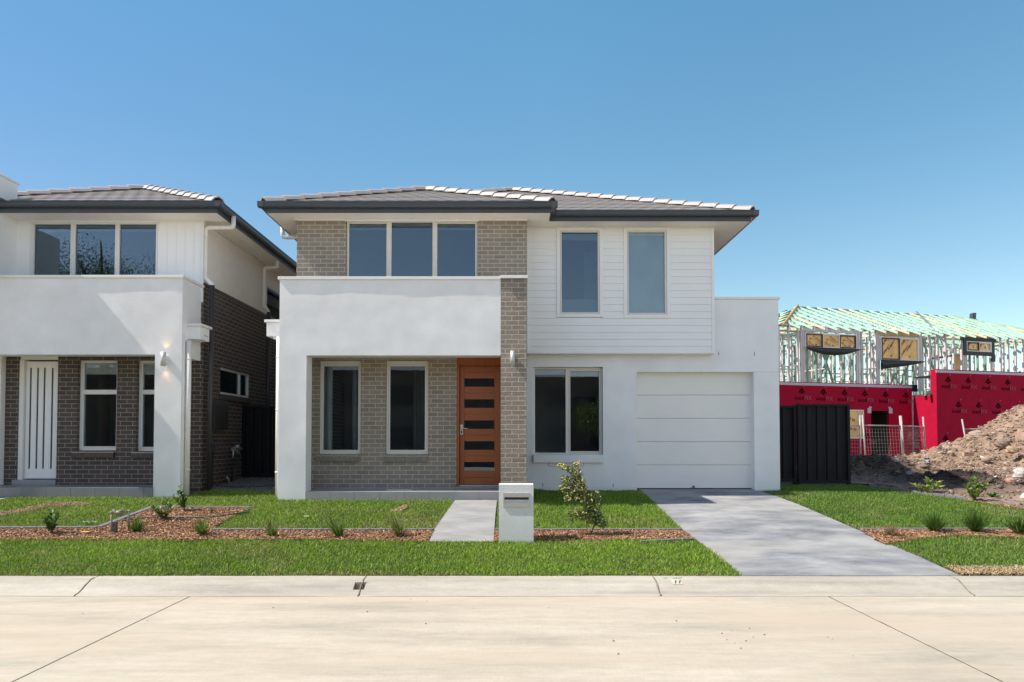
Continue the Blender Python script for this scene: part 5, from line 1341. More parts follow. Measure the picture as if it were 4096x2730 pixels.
M['lvl'] = mat('pale_stud_timber', (.62, .55, .55), .7, .08, 4)
M['mint'] = mat('mint_treated_pine', (.40, .60, .47), .7, .14, 3)
M['green_t'] = mat('green_treated_pine', (.22, .32, .24), .75, .15, 3)
M['pine'] = mat('raw_pine', (.50, .30, .13), .7, .12, 5)
M['redp'] = mat('red_primer_plate', (.40, .03, .03), .6, .08)
M['film'] = mat('amber_film', (.85, .46, .15), .3, .25, 2.5)
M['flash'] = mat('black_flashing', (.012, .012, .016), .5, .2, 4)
M['ink'] = mat('film_ink', (.035, .025, .02), .6, .1)
zR = cpx(3116, 1526)[1]                                        # top of the low red wall
sE = cpx(3648, 1550)[0]
z0c = .45
door = (cpx(3485, 1700)[0], cpx(3556, 1700)[0], z0c, cpx(3520, 1644)[1])
win = (cpx(3325, 1700)[0], cpx(3454, 1700)[0], cpx(3400, 1755)[1], cpx(3400, 1640)[1])
b = CB(); b.cwall(-3, sE, z0c - .3, zR, 0, .12, [door, (win[0], win[1], win[2], win[3])]); wallA = b.build('wrapped_wall', M['wrap'], CH)
b = CB(); b.cbox(-3, sE + .01, .004, -.10, zR - .13, zR - .03); b.build('tape_strip', M['tape'], CH)
# projecting right block
pj = 1.05; sB = cpx(3747, 1600, pj)[0]
zB = cpx(3760, 1478, pj)[1]
b = CB(); b.cwall(sB, sB + 9, z0c - .3, zB, pj, .12); b.cbox(sB, sB + .12, pj - .12, pj - .26, z0c, zB)
zMid = cpx(3690, 1583, .5)[1]
b.cbox(sB, sB + .12, pj - .26, .0, z0c - .3, zMid); wallB = b.build('projecting_wrapped_wall', M['wrap'], CH)
b = CB(); b.cbox(sB - .004, sB + 9, pj + .004, pj - .02, zB - .13, zB - .035); b.build('tape_strip', M['tape'], CH)
b = CB(); b.cbox(sE - .02, sE + .05, .006, -.01, .6, zMid); b.cbox(sE + .05, sB - .01, .006, -.01, zMid - .09, zMid - .02); b.build('corner_tape', M['tape'], CH)
b = CB(); b.cwall(sE, sB, z0c - .3, zMid - .005, -.001, .1); b.build('wrapped_wall', M['wrap'], CH)
b = CB(); b.cbox(sE - .1, sB + .3, .5, .6, zMid + .04, zMid + .16); b.cbox(sE + .1, sB + .1, .15, .25, zMid + .05, zMid + .17); b.cbox(sE - .2, sE + .6, .75, .85, zMid + .03, zMid + .15); b.build('lintel_timber', M['green_t'], CH)
b = CB(); b.cbox(sE, sB + .3, -.10, -.2, zMid + .2, zR + .02); b.build('deck_sheet', mat('blue_green_sheet', (.012, .045, .06), .4, .1), CH)
b = CB(); b.cbox(-3, sB + 9, -.6, -8.2, z0c, zR - .4); b.build('dark_interior', mat('unlit_room_lining', (.03, .02, .02), .9, .1), CH) if 0 else None
b = CB(); b.cbox(-3, sB + 9, -.12, -9, 3.18, 3.30); b.build('floor_deck', M['green_t'], CH)
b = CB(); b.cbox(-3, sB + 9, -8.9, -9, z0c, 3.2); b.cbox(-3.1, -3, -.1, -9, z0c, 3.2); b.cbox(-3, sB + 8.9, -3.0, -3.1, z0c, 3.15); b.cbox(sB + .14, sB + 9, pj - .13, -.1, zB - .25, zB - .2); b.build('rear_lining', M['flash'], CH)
# dark doorway corner tapes
for x_ in (door[0], door[1]):
    b = CB(); z_ = door[3]; sg = -1 if x_ == door[0] else 1
    b.cbox(min(x_, x_ + sg * .17), max(x_, x_ + sg * .17), .012, -.002, z_ - .10, z_ + .10); b.cbox(min(x_ - sg*.02, x_ + sg * .10), max(x_ - sg*.02, x_ + sg * .10), .013, -.002, z_ + .1, z_ + .16); b.build('corner_patch', M['tape'], CH)

# printed marks: two small words and a roof-shaped emblem
_tc = {}
def text_geo(s):
    if s in _tc: return _tc[s]
    cu = bpy.data.curves.new('t', 'FONT'); cu.body = s; cu.size = 1.0; cu.resolution_u = 2; cu.align_x = 'LEFT'
    o = bpy.data.objects.new('t', cu); COL.objects.link(o); dg = bpy.context.evaluated_depsgraph_get()
    me = o.evaluated_get(dg).to_mesh(); vs = [tuple(v.co) for v in me.vertices]; fs = [tuple(p.vertices) for p in me.polygons]
    o.evaluated_get(dg).to_mesh_clear(); bpy.data.objects.remove(o); bpy.data.curves.remove(cu)
    w = max(v[0] for v in vs) if vs else 0
    _tc[s] = (vs, fs, w); return _tc[s]
def put_text(mb, s, s0, z0, w, size, ang=0.0, fs_=None, zs_=1.0, xs_=1.0):
    vs, fs, wd = text_geo(s); ca, sa = math.cos(ang), math.sin(ang)
    mb.add([cw(s0 + (x * xs_ * ca - y * zs_ * sa) * size, w, z0 + (x * xs_ * sa + y * zs_ * ca) * size) for x, y, _ in vs], fs)
    return wd * size * xs_
def logo(ink, gry, s0, z0, w, k=1.0):
    wd = put_text(ink, 'insul', s0, z0, w, .30 * k); put_text(gry, 'FIX', s0 + wd + .02, z0, w, .30 * k)
    c = s0 + .42 * k; h = z0 + .30 * k
    ink.add([cw(c + a * k, w, h + d_ * k) for a, d_ in ((-.20, .04), (-.12, .04), (0, .18), (.12, .04), (.20, .04), (0, .30))], [(0, 1, 2, 5), (2, 3, 4, 5)])
    ink.add([cw(c + a * k, w, h + d_ * k) for a, d_ in ((-.07, .02), (0, -.03), (.07, .02), (.07, .06), (0, .12), (-.07, .06))], [(0, 1, 2, 3, 4, 5)])
    gry.add([cw(c + (.13 + a) * k, w, h + (.38 + d_) * k) for a, d_ in ((-.05, 0), (0, -.06), (.05, 0), (0, .06))], [(0, 1, 2, 3)])
def one_logo(px_, py_, w, wall, k=.78):
    s_, z_ = cpx(px_, py_, w - .012)
    ink, gry = MB(), MB(); logo(ink, gry, s_, z_, w, k)
    ink.build('printed_emblem', M['wrapink'], wall); gry.build('printed_letters', M['wrapgrey'], wall)
for px_ in (3046, 3178, 3265, 3350, 3432, 3515, 3597): one_logo(px_, 1599 + (px_ - 3178) * .038, .012, wallA)
one_logo(3440, 1778, .012, wallA)
for px_, py_ in ((3766, 1553), (3847, 1556), (3927, 1559), (4006, 1562), (4083, 1565), (3808, 1653), (3889, 1655), (3968, 1657), (4046, 1659), (3756, 1788), (3838, 1790), (3918, 1790)):
    one_logo(px_, py_, pj + .012, wallB)

# upper frame
wW = -1.50; zfl = 3.30; zt0_ = cpx(3244, 1314, -.86)[1]; tt = math.tan(R(23.8))
zpl = zt0_ + .64 * tt - .055 - .075
ST = []
s0f, s1f = -2.4, 14.4
def wallframe(mb, s0, s1, w, z0, z1, sp=.45, nog=True, th=.045, dp=.09, skip=None, m=None):
    s = s0
    while s <= s1:
        if not (skip and skip(s)): mb.cbox(s, s + th, w, w - dp, z0, z1)
        s += sp
    mb.cbox(s0, s1, w + .001, w - dp - .001, z1, z1 + .07); mb.cbox(s0, s1, w + .001, w - dp - .001, z0 - .045, z0)
    if nog: mb.cbox(s0, s1, w - .01, w - dp + .01, (z0+z1)/2 - .1, (z0+z1)/2 - .055)
ws = []
for px0, px1, py0, py1, py0b, n in ((3219, 3424, 1335, 1396, 1340, 3), (3521, 3673, 1350, 1445, 1350, 2), (3864, 3963, 1367, 1408, 1367, 2)):
    a, za_ = cpx(px0, py1, wW); c, _ = cpx(px1, py1, wW); _, zt_ = cpx((px0+px1)/2, py0 + 1, wW); _, zb__ = cpx((px0+px1)/2, py1, wW)
    ws.append((a, c, zb__, zt_, n))
s = s0f; 
while s <= s1f:
    hit = [q for q in ws if q[0] - .06 < s + .02 < q[1] + .06]
    z1_ = (hit[0][2] - .02) if hit else zpl
    CB().cbox(s, s + .045, wW, wW - .09, zfl, z1_).build('stud', M['green_t'] if hit else M['lvl'], CH); s += .45
for q in ws:
    for s_ in (q[0] - .18, q[0] - .09, q[1] + .02, q[1] + .11): CB().cbox(s_, s_ + .075, wW + .006, wW - .10, zfl, zpl - .001).build('stud', M['lvl'], CH)
b = CB(); b.cbox(s0f - .1, s1f + .1, wW + .002, wW - .092, zpl, zpl + .035); b.build('top_plate', M['redp'], CH)
b = CB(); b.cbox(s0f - .1, s1f + .1, wW + .002, wW - .092, zpl + .036, zpl + .07); b.build('top_plate', M['lvl'], CH)
b = CB(); s = s0f
while s < s1f:
    if not any(q[0] - .1 < s + .25 < q[1] + .1 for q in ws): b.cbox(s + .05, s + .44, wW - .01, wW - .08, 4.45 + (int(s * 7) % 2) * .04, 4.495 + (int(s * 7) % 2) * .04)
    s += .45
b.build('nogging', M['lvl'], CH)
for k, (s_, d_) in enumerate(((-1.4, 1.1), (.2, -1.1), (4.0, 1.0), (5.0, -1.0), (11.8, 1.1), (13.0, -1.1), (9.2, 1.0))):
    CB().cbar((s_, wW + .012, zfl + .1), (s_ + d_, wW + .012, zpl - .1), .006, .035).build('brace_strap', M['steel'], CH)
# lintel panels above openings
for q, m_ in zip(ws, (M['lvl'], M['pine'], M['pine'])):
    CB().cbox(q[0] - .1, q[1] + .1, wW + .008, wW - .05, q[3] + .06, zpl - .002).build('lintel', m_, CH)
# wrapped windows
for i, q in enumerate(ws):
    a, c, d_, e_, n = q; f = CB(); y_ = wW + .05
    f.cwall(a, c, d_, e_, y_, .08, [(a + .06 + (c - a - .06) / n * k, a + (c - a - .06) / n * (k + 1), d_ + .07, e_ - .07) for k in range(n)])
    fr = f.build('window', M['frame_white'], CH)
    g = CB()
    for k in range(n):
        if (i, k) in ((0, 1), (1, 1), (2, 1)): continue
        x0_ = a + .03 + (c - a - .06) / n * k; x1_ = a + .03 + (c - a - .06) / n * (k + 1)
        g = CB(); g.cwall(x0_ + .01, x1_ - .01, d_ + .04, e_ - .04, y_ + .012, .03, [(x0_ + .055, x1_ - .055, d_ + .085, e_ - .085)]); g.build('sash', M['flash'], fr)
    for k in range(n):
        x0_ = a + .06 + (c - a - .06) / n * k; x1_ = a + (c - a - .06) / n * (k + 1)
        p_ = CB(); p_.cbox(x0_, x1_, y_ - .04, y_ - .045, d_ + .07, e_ - .07); fl = p_.build('film_covered_pane', M['film'], fr)
        tx = MB()
        hh = e_ - d_ - .14
        for r_ in range(2 if hh < .8 else 4):
            zz_ = d_ + .12 + r_ * (hh / (2 if hh < .8 else 4))
            ww_ = x1_ - x0_
            put_text(tx, 'Bradnam\'s', x0_ + ww_ * (.12 + .3 * (r_ % 2)), zz_ + .12, y_ - .035, .13, -.6 if i == 0 else .9)
            put_text(tx, 'WINDOWS & DOORS', x0_ + ww_ * (.08 + .3 * (r_ % 2)), zz_ + .04, y_ - .035, .05, -.6 if i == 0 else .9)
            put_text(tx, 'BB', x0_ + ww_ * (.55 - .35 * (r_ % 2)), zz_ + .02, y_ - .035, .1, -.6 if i == 0 else .9)
        # keep print inside the pane
        keep = []
        lim = [(cw(x0_, 0, 0), cw(x1_, 0, 0))]
        def sz_(v): return ((v[0] - OX) * UX + (v[1] - OY) * UY, v[2])
        for f_ in tx.f:
            if all(x0_ + .01 < sz_(tx.v[j])[0] < x1_ - .01 and d_ + .08 < tx.v[j][2] < e_ - .08 for j in f_): keep.append(f_)
        tx.f = keep; tx.sm = [False] * len(keep)
        if keep: tx.build('film_print', M['ink'], fr)
    fb = CB()
    if i < 2: 
        vs = []
        m_ = 10
        for j in range(m_ + 1):
            u = j / m_; s_ = a - .05 + (c - a + .25) * u
            dp_ = (.28 * math.sin(math.pi * min(1, max(0, u * 1.05))) ** .7 if i == 0 else .36 * (1 - u) ** .8 + .03)
            vs += [cw(s_, y_ + .05, d_ + .02), cw(s_, y_ + .13, d_ - dp_ * .5), cw(s_, y_ + .03, d_ - dp_)]
            vs += [cw(s_, y_ + .04, d_ + .02), cw(s_, y_ + .02, d_ - dp_ * .5), cw(s_, y_ + .02, d_ - dp_ + .005)]
        fs = []
        for j in range(m_):
            p0 = j * 6; p1 = p0 + 6
            for k in (0, 1): fs.append((p0 + k, p0 + k + 1, p1 + k + 1, p1 + k)); fs.append((p0 + k + 3, p1 + k + 3, p1 + k + 4, p0 + k + 4))
            fs.append((p0 + 2, p0 + 5, p1 + 5, p1 + 2))
        fb.add(vs, fs, True)
    else:
        fb.cwall(a - .18, c + .18, d_ - .18, e_ + .18, y_ - .004, .03, [(a + .01, c - .01, d_ + .01, e_ - .01)]); fb.cbox(a - .35, c + .28, y_ + .004, y_ - .03, e_ + .02, e_ + .15); fb.cbox(c - .0, c + .20, y_ + .004, y_ - .03, d_ - .42, d_ - .1)
    fb.build('flashing', M['flash'], CH)
# inner and rear walls of studs
for w_, sa_, sb_, m_, sp in ((-3.6, -2.4, 5.0, M['lvl'], .45), (-4.8, 3.0, 14.4, M['lvl'], .60), (-6.6, -2.4, 8, M['green_t'], .60), (-8.3, -2.4, 14.4, M['lvl'], .60), (-2.6, 7.4, 12.5, M['lvl'], .45)):
    b = CB(); wallframe(b, sa_, sb_, w_, zfl, zpl, sp); b.build('inner_wall_frame', m_, CH)
for s_ in (-2.4, .9, 3.6, 6.9, 10.2, 14.3):
    b = CB(); w = wW - .5
    while w > -8.3:
        b.cbox(s_, s_ + .09, w, w - .045, zfl, zpl); w -= .5
    b.cbox(s_, s_ + .09, wW - .1, -8.3, zpl, zpl + .07); b.cbox(s_ + .01, s_ + .08, wW - .1, -8.3, 4.45, 4.49); b.build('cross_wall_frame', M['lvl'], CH)
for w_, s_, d_ in ((-3.5, 4.4, 1.3), (-3.5, 5.9, -1.2), (-4.6, 9.4, 1.4), (-2.5, 8.0, 1.3), (-2.5, 10.8, -1.3), (-3.5, .2, 1.2)):
    CB().cbar((s_, w_, zfl), (s_ + d_, w_, zpl), .035, .09).build('diagonal_brace', M['green_t'], CH)
CB().cbar((-2.3, -1.7, zpl - .25), (-.9, -2.0, zpl - .05), .03, .22).build('yellow_beam', mat('yellow_beam', (.75, .38, .03), .5, .1), CH)
CB().cbar((10.6, -3.0, 5.25), (14.0, -3.0, 5.75), .05, .09).build('red_beam', M['redp'], CH)
# tall amber wrapped door frame at far right
b = CB(); b.cwall(11.2, 12.0, zfl, 5.45, -2.4, .05, [(11.26, 11.94, zfl + .05, 5.38)]); fr = b.build('balcony_door', M['frame_white'], CH); CB().cbox(11.26, 11.94, -2.42, -2.43, zfl + .05, 5.38).build('film_covered_pane', M['film'], fr)
# roof trusses
HR = 4.0; wT = -.86; sA_ = .85; sZ = 17.9
def zsn(w): return zt0_ + tt * min((wT - w), (w + (8.0 - wT)))
s = sA_ + .25; k = 0
while s < sZ:
    L = min(HR, s - sA_, sZ - s)
    b = CB(); b2_ = CB()  # rear chords and webs coloured darker, standing for their shade
    if L > .35:
        top = (s, wT - L, zt0_ + tt * L)
        b.cbar((s, wT, zt0_), top, .036, .078); b2_.cbar((s, wT - 8.0, zt0_), (s, wT - 8.0 + L, zt0_ + tt * L), .036, .06)
        if L < HR - .01: b.cbar(top, (s, wT - 8.0 + L, zt0_ + tt * L), .036, .09)
        b.cbar((s, wW - .05, zpl + .12), (s, -8.3, zpl + .12), .035, .09)
        for u0, u1 in ((1.6, 2.3), (3.0, 2.3), (4.0, 3.6), (5.2, 5.9)):
            zt1 = zt0_ + tt * min(u0, 8 - u0, L)
            b2_.cbar((s, wT - u0, zt1), (s, wT - u1, zpl + .12), .034, .06)
        tr_ = b.build('roof_truss', M['mint'] if k % 7 != 3 else mat('pale_pine_%d' % k, (.60, .52, .33), .7, .12, 4), CH); b2_.build('truss_web', M['green_t'], tr_)
    s += .60; k += 1
b = CB(); b.cbar((sA_, wT + .05, zt0_ + .02), (sA_ + HR, wT - HR, zt0_ + tt * HR + .06), .045, .15); b.build('hip_rafter', M['pine'], CH)
b = CB(); b.cbar((sZ, wT, zt0_), (sZ - HR, wT - HR, zt0_ + tt * HR), .045, .12); b.build('hip_rafter', M['mint'], CH)
for r_ in (.9, 1.6, 2.3, 3.0): CB().cbar((sA_, wT - HR - (HR - r_) * .0 - r_ + .0 + 0, zt0_), (sA_ + r_ * 1.0, wT - HR + 0 - 0 * r_, zt0_ + tt * r_), .04, .10).build('jack_rafter', M['green_t'], CH) if 0 else None
for w_ in (-1.6, -2.3, -3.0, -3.7, -4.4, -5.2, -6.0):
    L = min(wT - w_, w_ + 8 - wT); CB().cbar((sA_, w_, zt0_), (sA_ + L, w_, zt0_ + tt * L), .04, .10).build('jack_rafter', M['green_t'], CH)
    CB().cbar((sZ, w_, zt0_), (sZ - L, w_, zt0_ + tt * L), .04, .10).build('jack_rafter', M['mint'], CH)
s = sA_ + HR; b = CB()
while s < sZ - HR: b.cbox(s + .04, s + .57, wT - HR + .02, wT - HR - .02, zt0_ + tt * HR - .14, zt0_ + tt * HR + .0); s += .6
b.build('ridge_blocking', M['green_t'], CH)
CB().cbar((sA_ + .4, wT - .75, zt0_ - .02), (sA_ + 1.7, wT - .72, zt0_ - .02), .03, .07).build('loose_batten', M['pine'], CH)
b = MB(); A = Vector(cw(8.8, wT - .2, zt0_ + .2)); B_ = Vector(cw(11.7, wT - HR, zt0_ + tt * HR + .12))
for o in (0, .045): b.tube([A + Vector((o, 0, 0)), B_ + Vector((o, 0, 0))], .018, 6)
b.build('safety_rail', M['steel'], CH)
for k in range(7): q = A.lerp(B_, (k + .7) / 7.5); MB().bar(q, q + Vector((.22, 0, -.32)), .02, .03).build('rail_bracket', M['steel'], CH)
vp = thing('roof_vent', cw(13.3, wT - HR + .3, zt0_ + tt * HR), 'dark folded sheet bundle on the ridge of the unfinished house', 'bundle')
b = MB(); c_ = Vector(cw(cpx(3893, 1275, wT - HR + .5)[0], wT - HR + .5, cpx(3893, 1292, wT - HR + .5)[1])); b.prism([c_ + Vector(q) for q in ((-.22, 0, -.2), (.25, 0, -.25), (.30, 0, .12), (.14, 0, .2), (.16, 0, .5), (.0, 0, .5), (-.05, 0, .15), (-.25, 0, .22))], (0, .25, 0)); b.build('bundle', M['gutter'], vp)
# trusses' metal ties under the tails
s = sA_ + .25
while s < 14.2: CB().cbox(s - .02, s + .03, wW + .02, wW + .008, zpl - .12, zpl + .1).build('truss_tie', M['steel'], CH); s += .6
# low window film and cable
b = CB(); a, c, d_, e_ = win; b.cwall(a, c, d_, e_, .03, .07, [(a + .05, c - .05, d_ + .05, e_ - .05)]); fr = b.build('window', M['frame_white'], CH)
CB().cbox(a + .05, c - .05, .0, -.01, d_ + .05, e_ - .05).build('film_covered_pane', M['film'], fr)
tx = MB(); put_text(tx, 'BB BB', c - .75, e_ - .35, .006, .14, -.35); tx.build('film_print', M['ink'], fr); tx = MB(); put_text(tx, 'BB BB', c - .70, e_ - .75, .006, .14, -.2); tx.build('film_print', M['ink'], fr)
CB().cbox(c - .30, c - .17, .008, .002, e_ - .30, e_ - .12).build('sticker', M['tape'], fr)

# ================================================================ DIRT, RUBBLE, SITE FENCE
def dirt_h(x, y):
    base = Gv(x, y)
    d = np.sqrt((x - 15.3) ** 2 + (y - 18.6) ** 2); h1 = 2.30 * np.exp(-(d / 2.75) ** 1.6)
    d2 = np.sqrt((x - 8.95) ** 2 * 1.0 + ((y - 16.9) * 1.1) ** 2); h2 = .50 * np.exp(-(d2 / .95) ** 2.2)
    d3 = np.sqrt(((x - 11.0) * .7) ** 2 + (y - 18.0) ** 2); h3 = .22 * np.exp(-(d3 / 1.1) ** 2)
    d4 = np.sqrt(((x - 9.65) * .9) ** 2 + ((y - 14.9) * 1.3) ** 2); h4 = .33 * np.exp(-(d4 / .75) ** 2)
    h = h1 + h2 + h3 + h4
    m = np.clip(h * 2.2, .12, 1)
    n = (vnoise(x, y, .55, 31) - .5) * .30 + (vnoise(x, y, .21, 32) - .5) * .22 + (vnoise(x, y, .10, 33) - .5) * .13
    return base + .01 + h + n * m
nx_, ny_ = 230, 190
X_, Y_ = np.meshgrid(np.linspace(7.4, 19.0, nx_), np.linspace(12.0, 21.5, ny_))
Z_ = dirt_h(X_, Y_)
# cut back along the lawn boundary
bx = np.interp(Y_, [12.0, 12.16, 13.56, 15.2, 15.4, 21.5], [9.25, 9.20, 8.64, 7.86, 7.6, 7.6])
keepq = (X_ > bx)
V = np.stack([X_, Y_, Z_], -1).reshape(-1, 3)
ii, jj = np.meshgrid(np.arange(nx_ - 1), np.arange(ny_ - 1)); ii, jj = ii.ravel(), jj.ravel()
kq = keepq.ravel()[jj * nx_ + ii]; ii, jj = ii[kq], jj[kq]
Fq = np.stack([jj*nx_+ii, jj*nx_+ii+1, (jj+1)*nx_+ii+1, (jj+1)*nx_+ii], 1)
darkm = np.exp(-(((X_ - 9.65) * .8) ** 2 + ((Y_ - 14.9) * 1.1) ** 2) / 1.2) + .8 * np.exp(-(((X_ - 8.9)) ** 2 + ((Y_ - 16.8)) ** 2) / 1.5)  # dark soil lumps plus the heap's shaded spots, shade put into the colour
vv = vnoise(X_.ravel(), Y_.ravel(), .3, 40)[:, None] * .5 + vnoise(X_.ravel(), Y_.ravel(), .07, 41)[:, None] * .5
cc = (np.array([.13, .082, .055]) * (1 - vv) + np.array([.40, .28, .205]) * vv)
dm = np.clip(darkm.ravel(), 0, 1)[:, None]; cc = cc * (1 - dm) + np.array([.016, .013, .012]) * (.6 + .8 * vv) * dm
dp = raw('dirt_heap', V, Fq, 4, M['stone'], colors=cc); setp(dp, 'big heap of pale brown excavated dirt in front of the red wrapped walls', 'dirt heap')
# rubble
def rubble(n, rmin, rmax, label, xr=(8.0, 17.5), yr=(12.5, 20), bias=1.6, name='rubble', big=False):
    x = rng.uniform(*xr, n); y = rng.uniform(*yr, n); bx_ = np.interp(y, [12.0, 12.16, 13.56, 15.2, 15.4, 21.5], [9.3, 9.25, 8.7, 7.9, 7.7, 7.7]); k = x > bx_; x, y = x[k], y[k]
    hh = dirt_h(x, y); act = (hh - np.maximum(Gv(x, y), .4)) > .12
    k = act | (rng.uniform(0, 1, len(x)) < .25); x, y, hh = x[k], y[k], hh[k]; n = len(x)
    r_ = rmin + (rmax - rmin) * rng.uniform(0, 1, n) ** bias
    dirs = unit(rng.normal(0, 1, (12, 3))); g = (1 + 5 ** .5) / 2
    ic = unit(np.array([(-1,g,0),(1,g,0),(-1,-g,0),(1,-g,0),(0,-1,g),(0,1,g),(0,-1,-g),(0,1,-g),(g,0,-1),(g,0,1),(-g,0,-1),(-g,0,1)], float))
    tr = np.array([(0,11,5),(0,5,1),(0,1,7),(0,7,10),(0,10,11),(1,5,9),(5,11,4),(11,10,2),(10,7,6),(7,1,8),(3,9,4),(3,4,2),(3,2,6),(3,6,8),(3,8,9),(4,9,5),(2,4,11),(6,2,10),(8,6,7),(9,8,1)])
    V = ic[None] * rng.uniform(.45, 1.35, (n, 12, 1)) * (r_[:, None, None]) * rng.uniform(.7, 1.4, (n, 1, 3)) * np.array([1, 1, .7]) + np.stack([x, y, hh + r_ * .25], 1)[:, None]
    Fc = np.arange(n)[:, None] * 12 + tr.reshape(1, -1)
    vv = rng.uniform(0, 1, (n, 1)); c = np.array([.14, .088, .06]) * (1 - vv) + np.array([.41, .295, .215]) * vv
    c[rng.uniform(0, 1, n) < .04] = (.55, .52, .47)
    dm = np.exp(-(((x - 9.65) * .8) ** 2 + ((y - 14.9) * 1.1) ** 2) / 1.2) + .8 * np.exp(-((x - 8.9) ** 2 + (y - 16.8) ** 2) / 1.5); dm = np.clip(dm, 0, 1)[:, None]  # clods take the same soil and painted shade darkening
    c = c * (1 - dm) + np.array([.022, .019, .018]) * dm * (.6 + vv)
    return setp(raw(name, V, Fc, 3, M['stone'], colors=np.repeat(c[:, None], 12, 1).reshape(-1, 3)), label, 'rubble', kind='stuff')
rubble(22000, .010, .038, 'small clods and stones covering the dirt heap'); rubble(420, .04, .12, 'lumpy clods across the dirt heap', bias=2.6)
def rock(px, py, rpx, y, label, col=(.33, .26, .20), name='rock'):
    c = Vector(P(px, py, y)); r_ = rpx / F * y; mb = MB(); n1, n2 = 9, 6; vs = []
    sd = random.uniform(0, 99)
    for j in range(n2 + 1):
        for i in range(n1):
            a = 6.283 * i / n1; q = math.pi * j / n2; d = Vector((math.sin(q) * math.cos(a), math.sin(q) * math.sin(a), math.cos(q)))
            vs.append(c + Vector((d.x * 1.25, d.y, d.z * .8)) * r_ * (1 + .38 * noise.noise(d * 1.7 + Vector((sd, 0, 0)))))
    mb.add(vs, [(j*n1+i, (j+1)*n1+i, (j+1)*n1+(i+1) % n1, j*n1+(i+1) % n1) for j in range(n2) for i in range(n1)])
    o = mb.build(name, mat(name + str(int(px)), col, .95, .25, 6, .8, 14, dist=.02)); return setp(o, label, 'rock', 'large rocks on the dirt heap')
rock(3905, 1741, 24, 18.6, 'knobbly brown boulder on the left shoulder of the dirt heap'); rock(3925, 1748, 22, 18.5, 'boulder just right of the knobbly one on the heap shoulder')
rock(3580, 1846, 17, 16.6, 'flat grey slab of rock on the small shaded mound', (.24, .21, .19)); rock(3693, 1868, 16, 16.9, 'pale rock between the small mound and the big heap', (.42, .34, .28))
rock(4050, 1800, 20, 16.6, 'rounded orange brown rock near the right edge of the heap', (.34, .23, .15)); rock(4040, 1928, 20, 14.6, 'reddish rock at the foot of the heap', (.34, .20, .14))
rock(4090, 1895, 30, 14.6, 'grey broken concrete lump cut by the right edge of the photo', (.40, .38, .36)); rock(3640, 1895, 14, 16.0, 'grey stone low on the shaded mound', (.22, .21, .21))
rock(4010, 1775, 22, 17.4, 'dark crumbly clod in the middle of the heap', (.22, .16, .12)); rock(3800, 1795, 14, 18.2, 'low brown rock at the left foot of the heap ridge')
# hollow clay brick
bk = thing('clay_brick', P(3877, 1818, 16.4), 'pink hollow clay brick lying on the dirt heap', 'brick')
x, y, z = P(3857, 1826, 16.4); b = MB(); g = MB(); grid_wall(b, x, x + .24, z, z + .10, y, y + .08, [(x + .015 + i * .045, x + .045 + i * .045, z + .015 + j * .045, z + .04 + j * .045) for i in range(5) for j in range(2)])
b.build('brick_body', mat('pink_clay', (.50, .30, .22), .85, .08), bk)
rg = thing('blue_rag', P(3700, 1848, 17.2), 'crumpled pale blue plastic caught at the foot of the site fence', 'litter')
x, y, z = P(3692, 1850, 17.0); b = MB(); vs = [(x + i * .05, y + j * .04, z + .03 * math.sin(i * 2.3 + j * 1.3) + .03) for j in range(4) for i in range(5)]; b.add(vs, [(j*5+i, j*5+i+1, (j+1)*5+i+1, (j+1)*5+i) for j in range(3) for i in range(4)], True)
b.build('film', mat('blue_plastic', (.25, .42, .55), .4, .2, 12), rg)
rg = thing('blue_rag', P(3975, 1915, 14.6), 'pale blue scrap of plastic low on the dirt heap beside the rocks', 'litter')
x, y, z = P(3965, 1916, 14.5); b = MB(); vs = [(x + i * .04, y + j * .03, z + .02 * math.sin(i * 2.3 + j * 1.3) + .05) for j in range(3) for i in range(4)]; b.add(vs, [(j*4+i, j*4+i+1, (j+1)*4+i+1, (j+1)*4+i) for j in range(2) for i in range(3)], True)
b.build('film', M['tagp'], rg)
# temporary fence panels
M['galv'] = mat('galvanised_tube', (.36, .345, .33), .6, .15, 12, metal=.3)
def site_panel(px0, px1, py0, py1, y0, y1, label, step=.09, bend=0, mm='galv', lean=0.0, zb=.55, group='temporary site fence panels'):
    A = Vector(P(px0, py0, y0)); B_ = Vector(P(px1, py1, y1)); T = thing('site_fence_panel', (A.x, A.y, zb), label, 'site fence', group)
    rail = .30
    A0 = Vector((A.x + lean, A.y, zb)); B0 = Vector((B_.x + lean, B_.y, zb))
    for p, q in ((A, A0), (B_, B0)): MB().tube([q, p], .024, 10).build('post', M['galv'], T)
    dA = (A - A0).normalized()
    Ar, Br = A - dA * rail, B_ - dA * rail
    MB().tube([Ar, Br], .018, 8).build('top_rail', M['galv'], T)
    wv_ = MB(); L = (Br - Ar).length; n = int(L / step)
    for i in range(1, n):
        t_ = i / n; p0 = Ar.lerp(Br, t_); p1 = (A0 + Vector((0, 0, .12))).lerp(B0 + Vector((0, 0, .12)), t_)
        pts = [p0.lerp(p1, k / 8) + Vector((bend * math.sin(k * 1.7 + i * .25), 0, 0)) for k in range(9)]
        wv_.tube(pts, .0032, 4, False)
    H_ = (Ar - A0).length - .12; m_ = int(H_ / .105)
    for j in range(1, m_ + 1):
        t_ = j / m_; wv_.tube([Ar.lerp(A0 + Vector((0, 0, .12)), t_), Br.lerp(B0 + Vector((0, 0, .12)), t_)], .0028, 4, False)
    wv_.build('wire_mesh', M[mm], T)
site_panel(3330, 3440, 1660, 1662, 19.6, 19.7, 'site fence panel half hidden behind the black fence', .08)
site_panel(3450, 3599, 1661, 1664, 19.8, 20.3, 'wide site fence panel in front of the dark doorway', .11, lean=.10)
site_panel(3604, 3692, 1664, 1668, 20.2, 20.4, 'narrow site fence panel with close wavy wires beside the dirt', .042, .012, lean=.10)
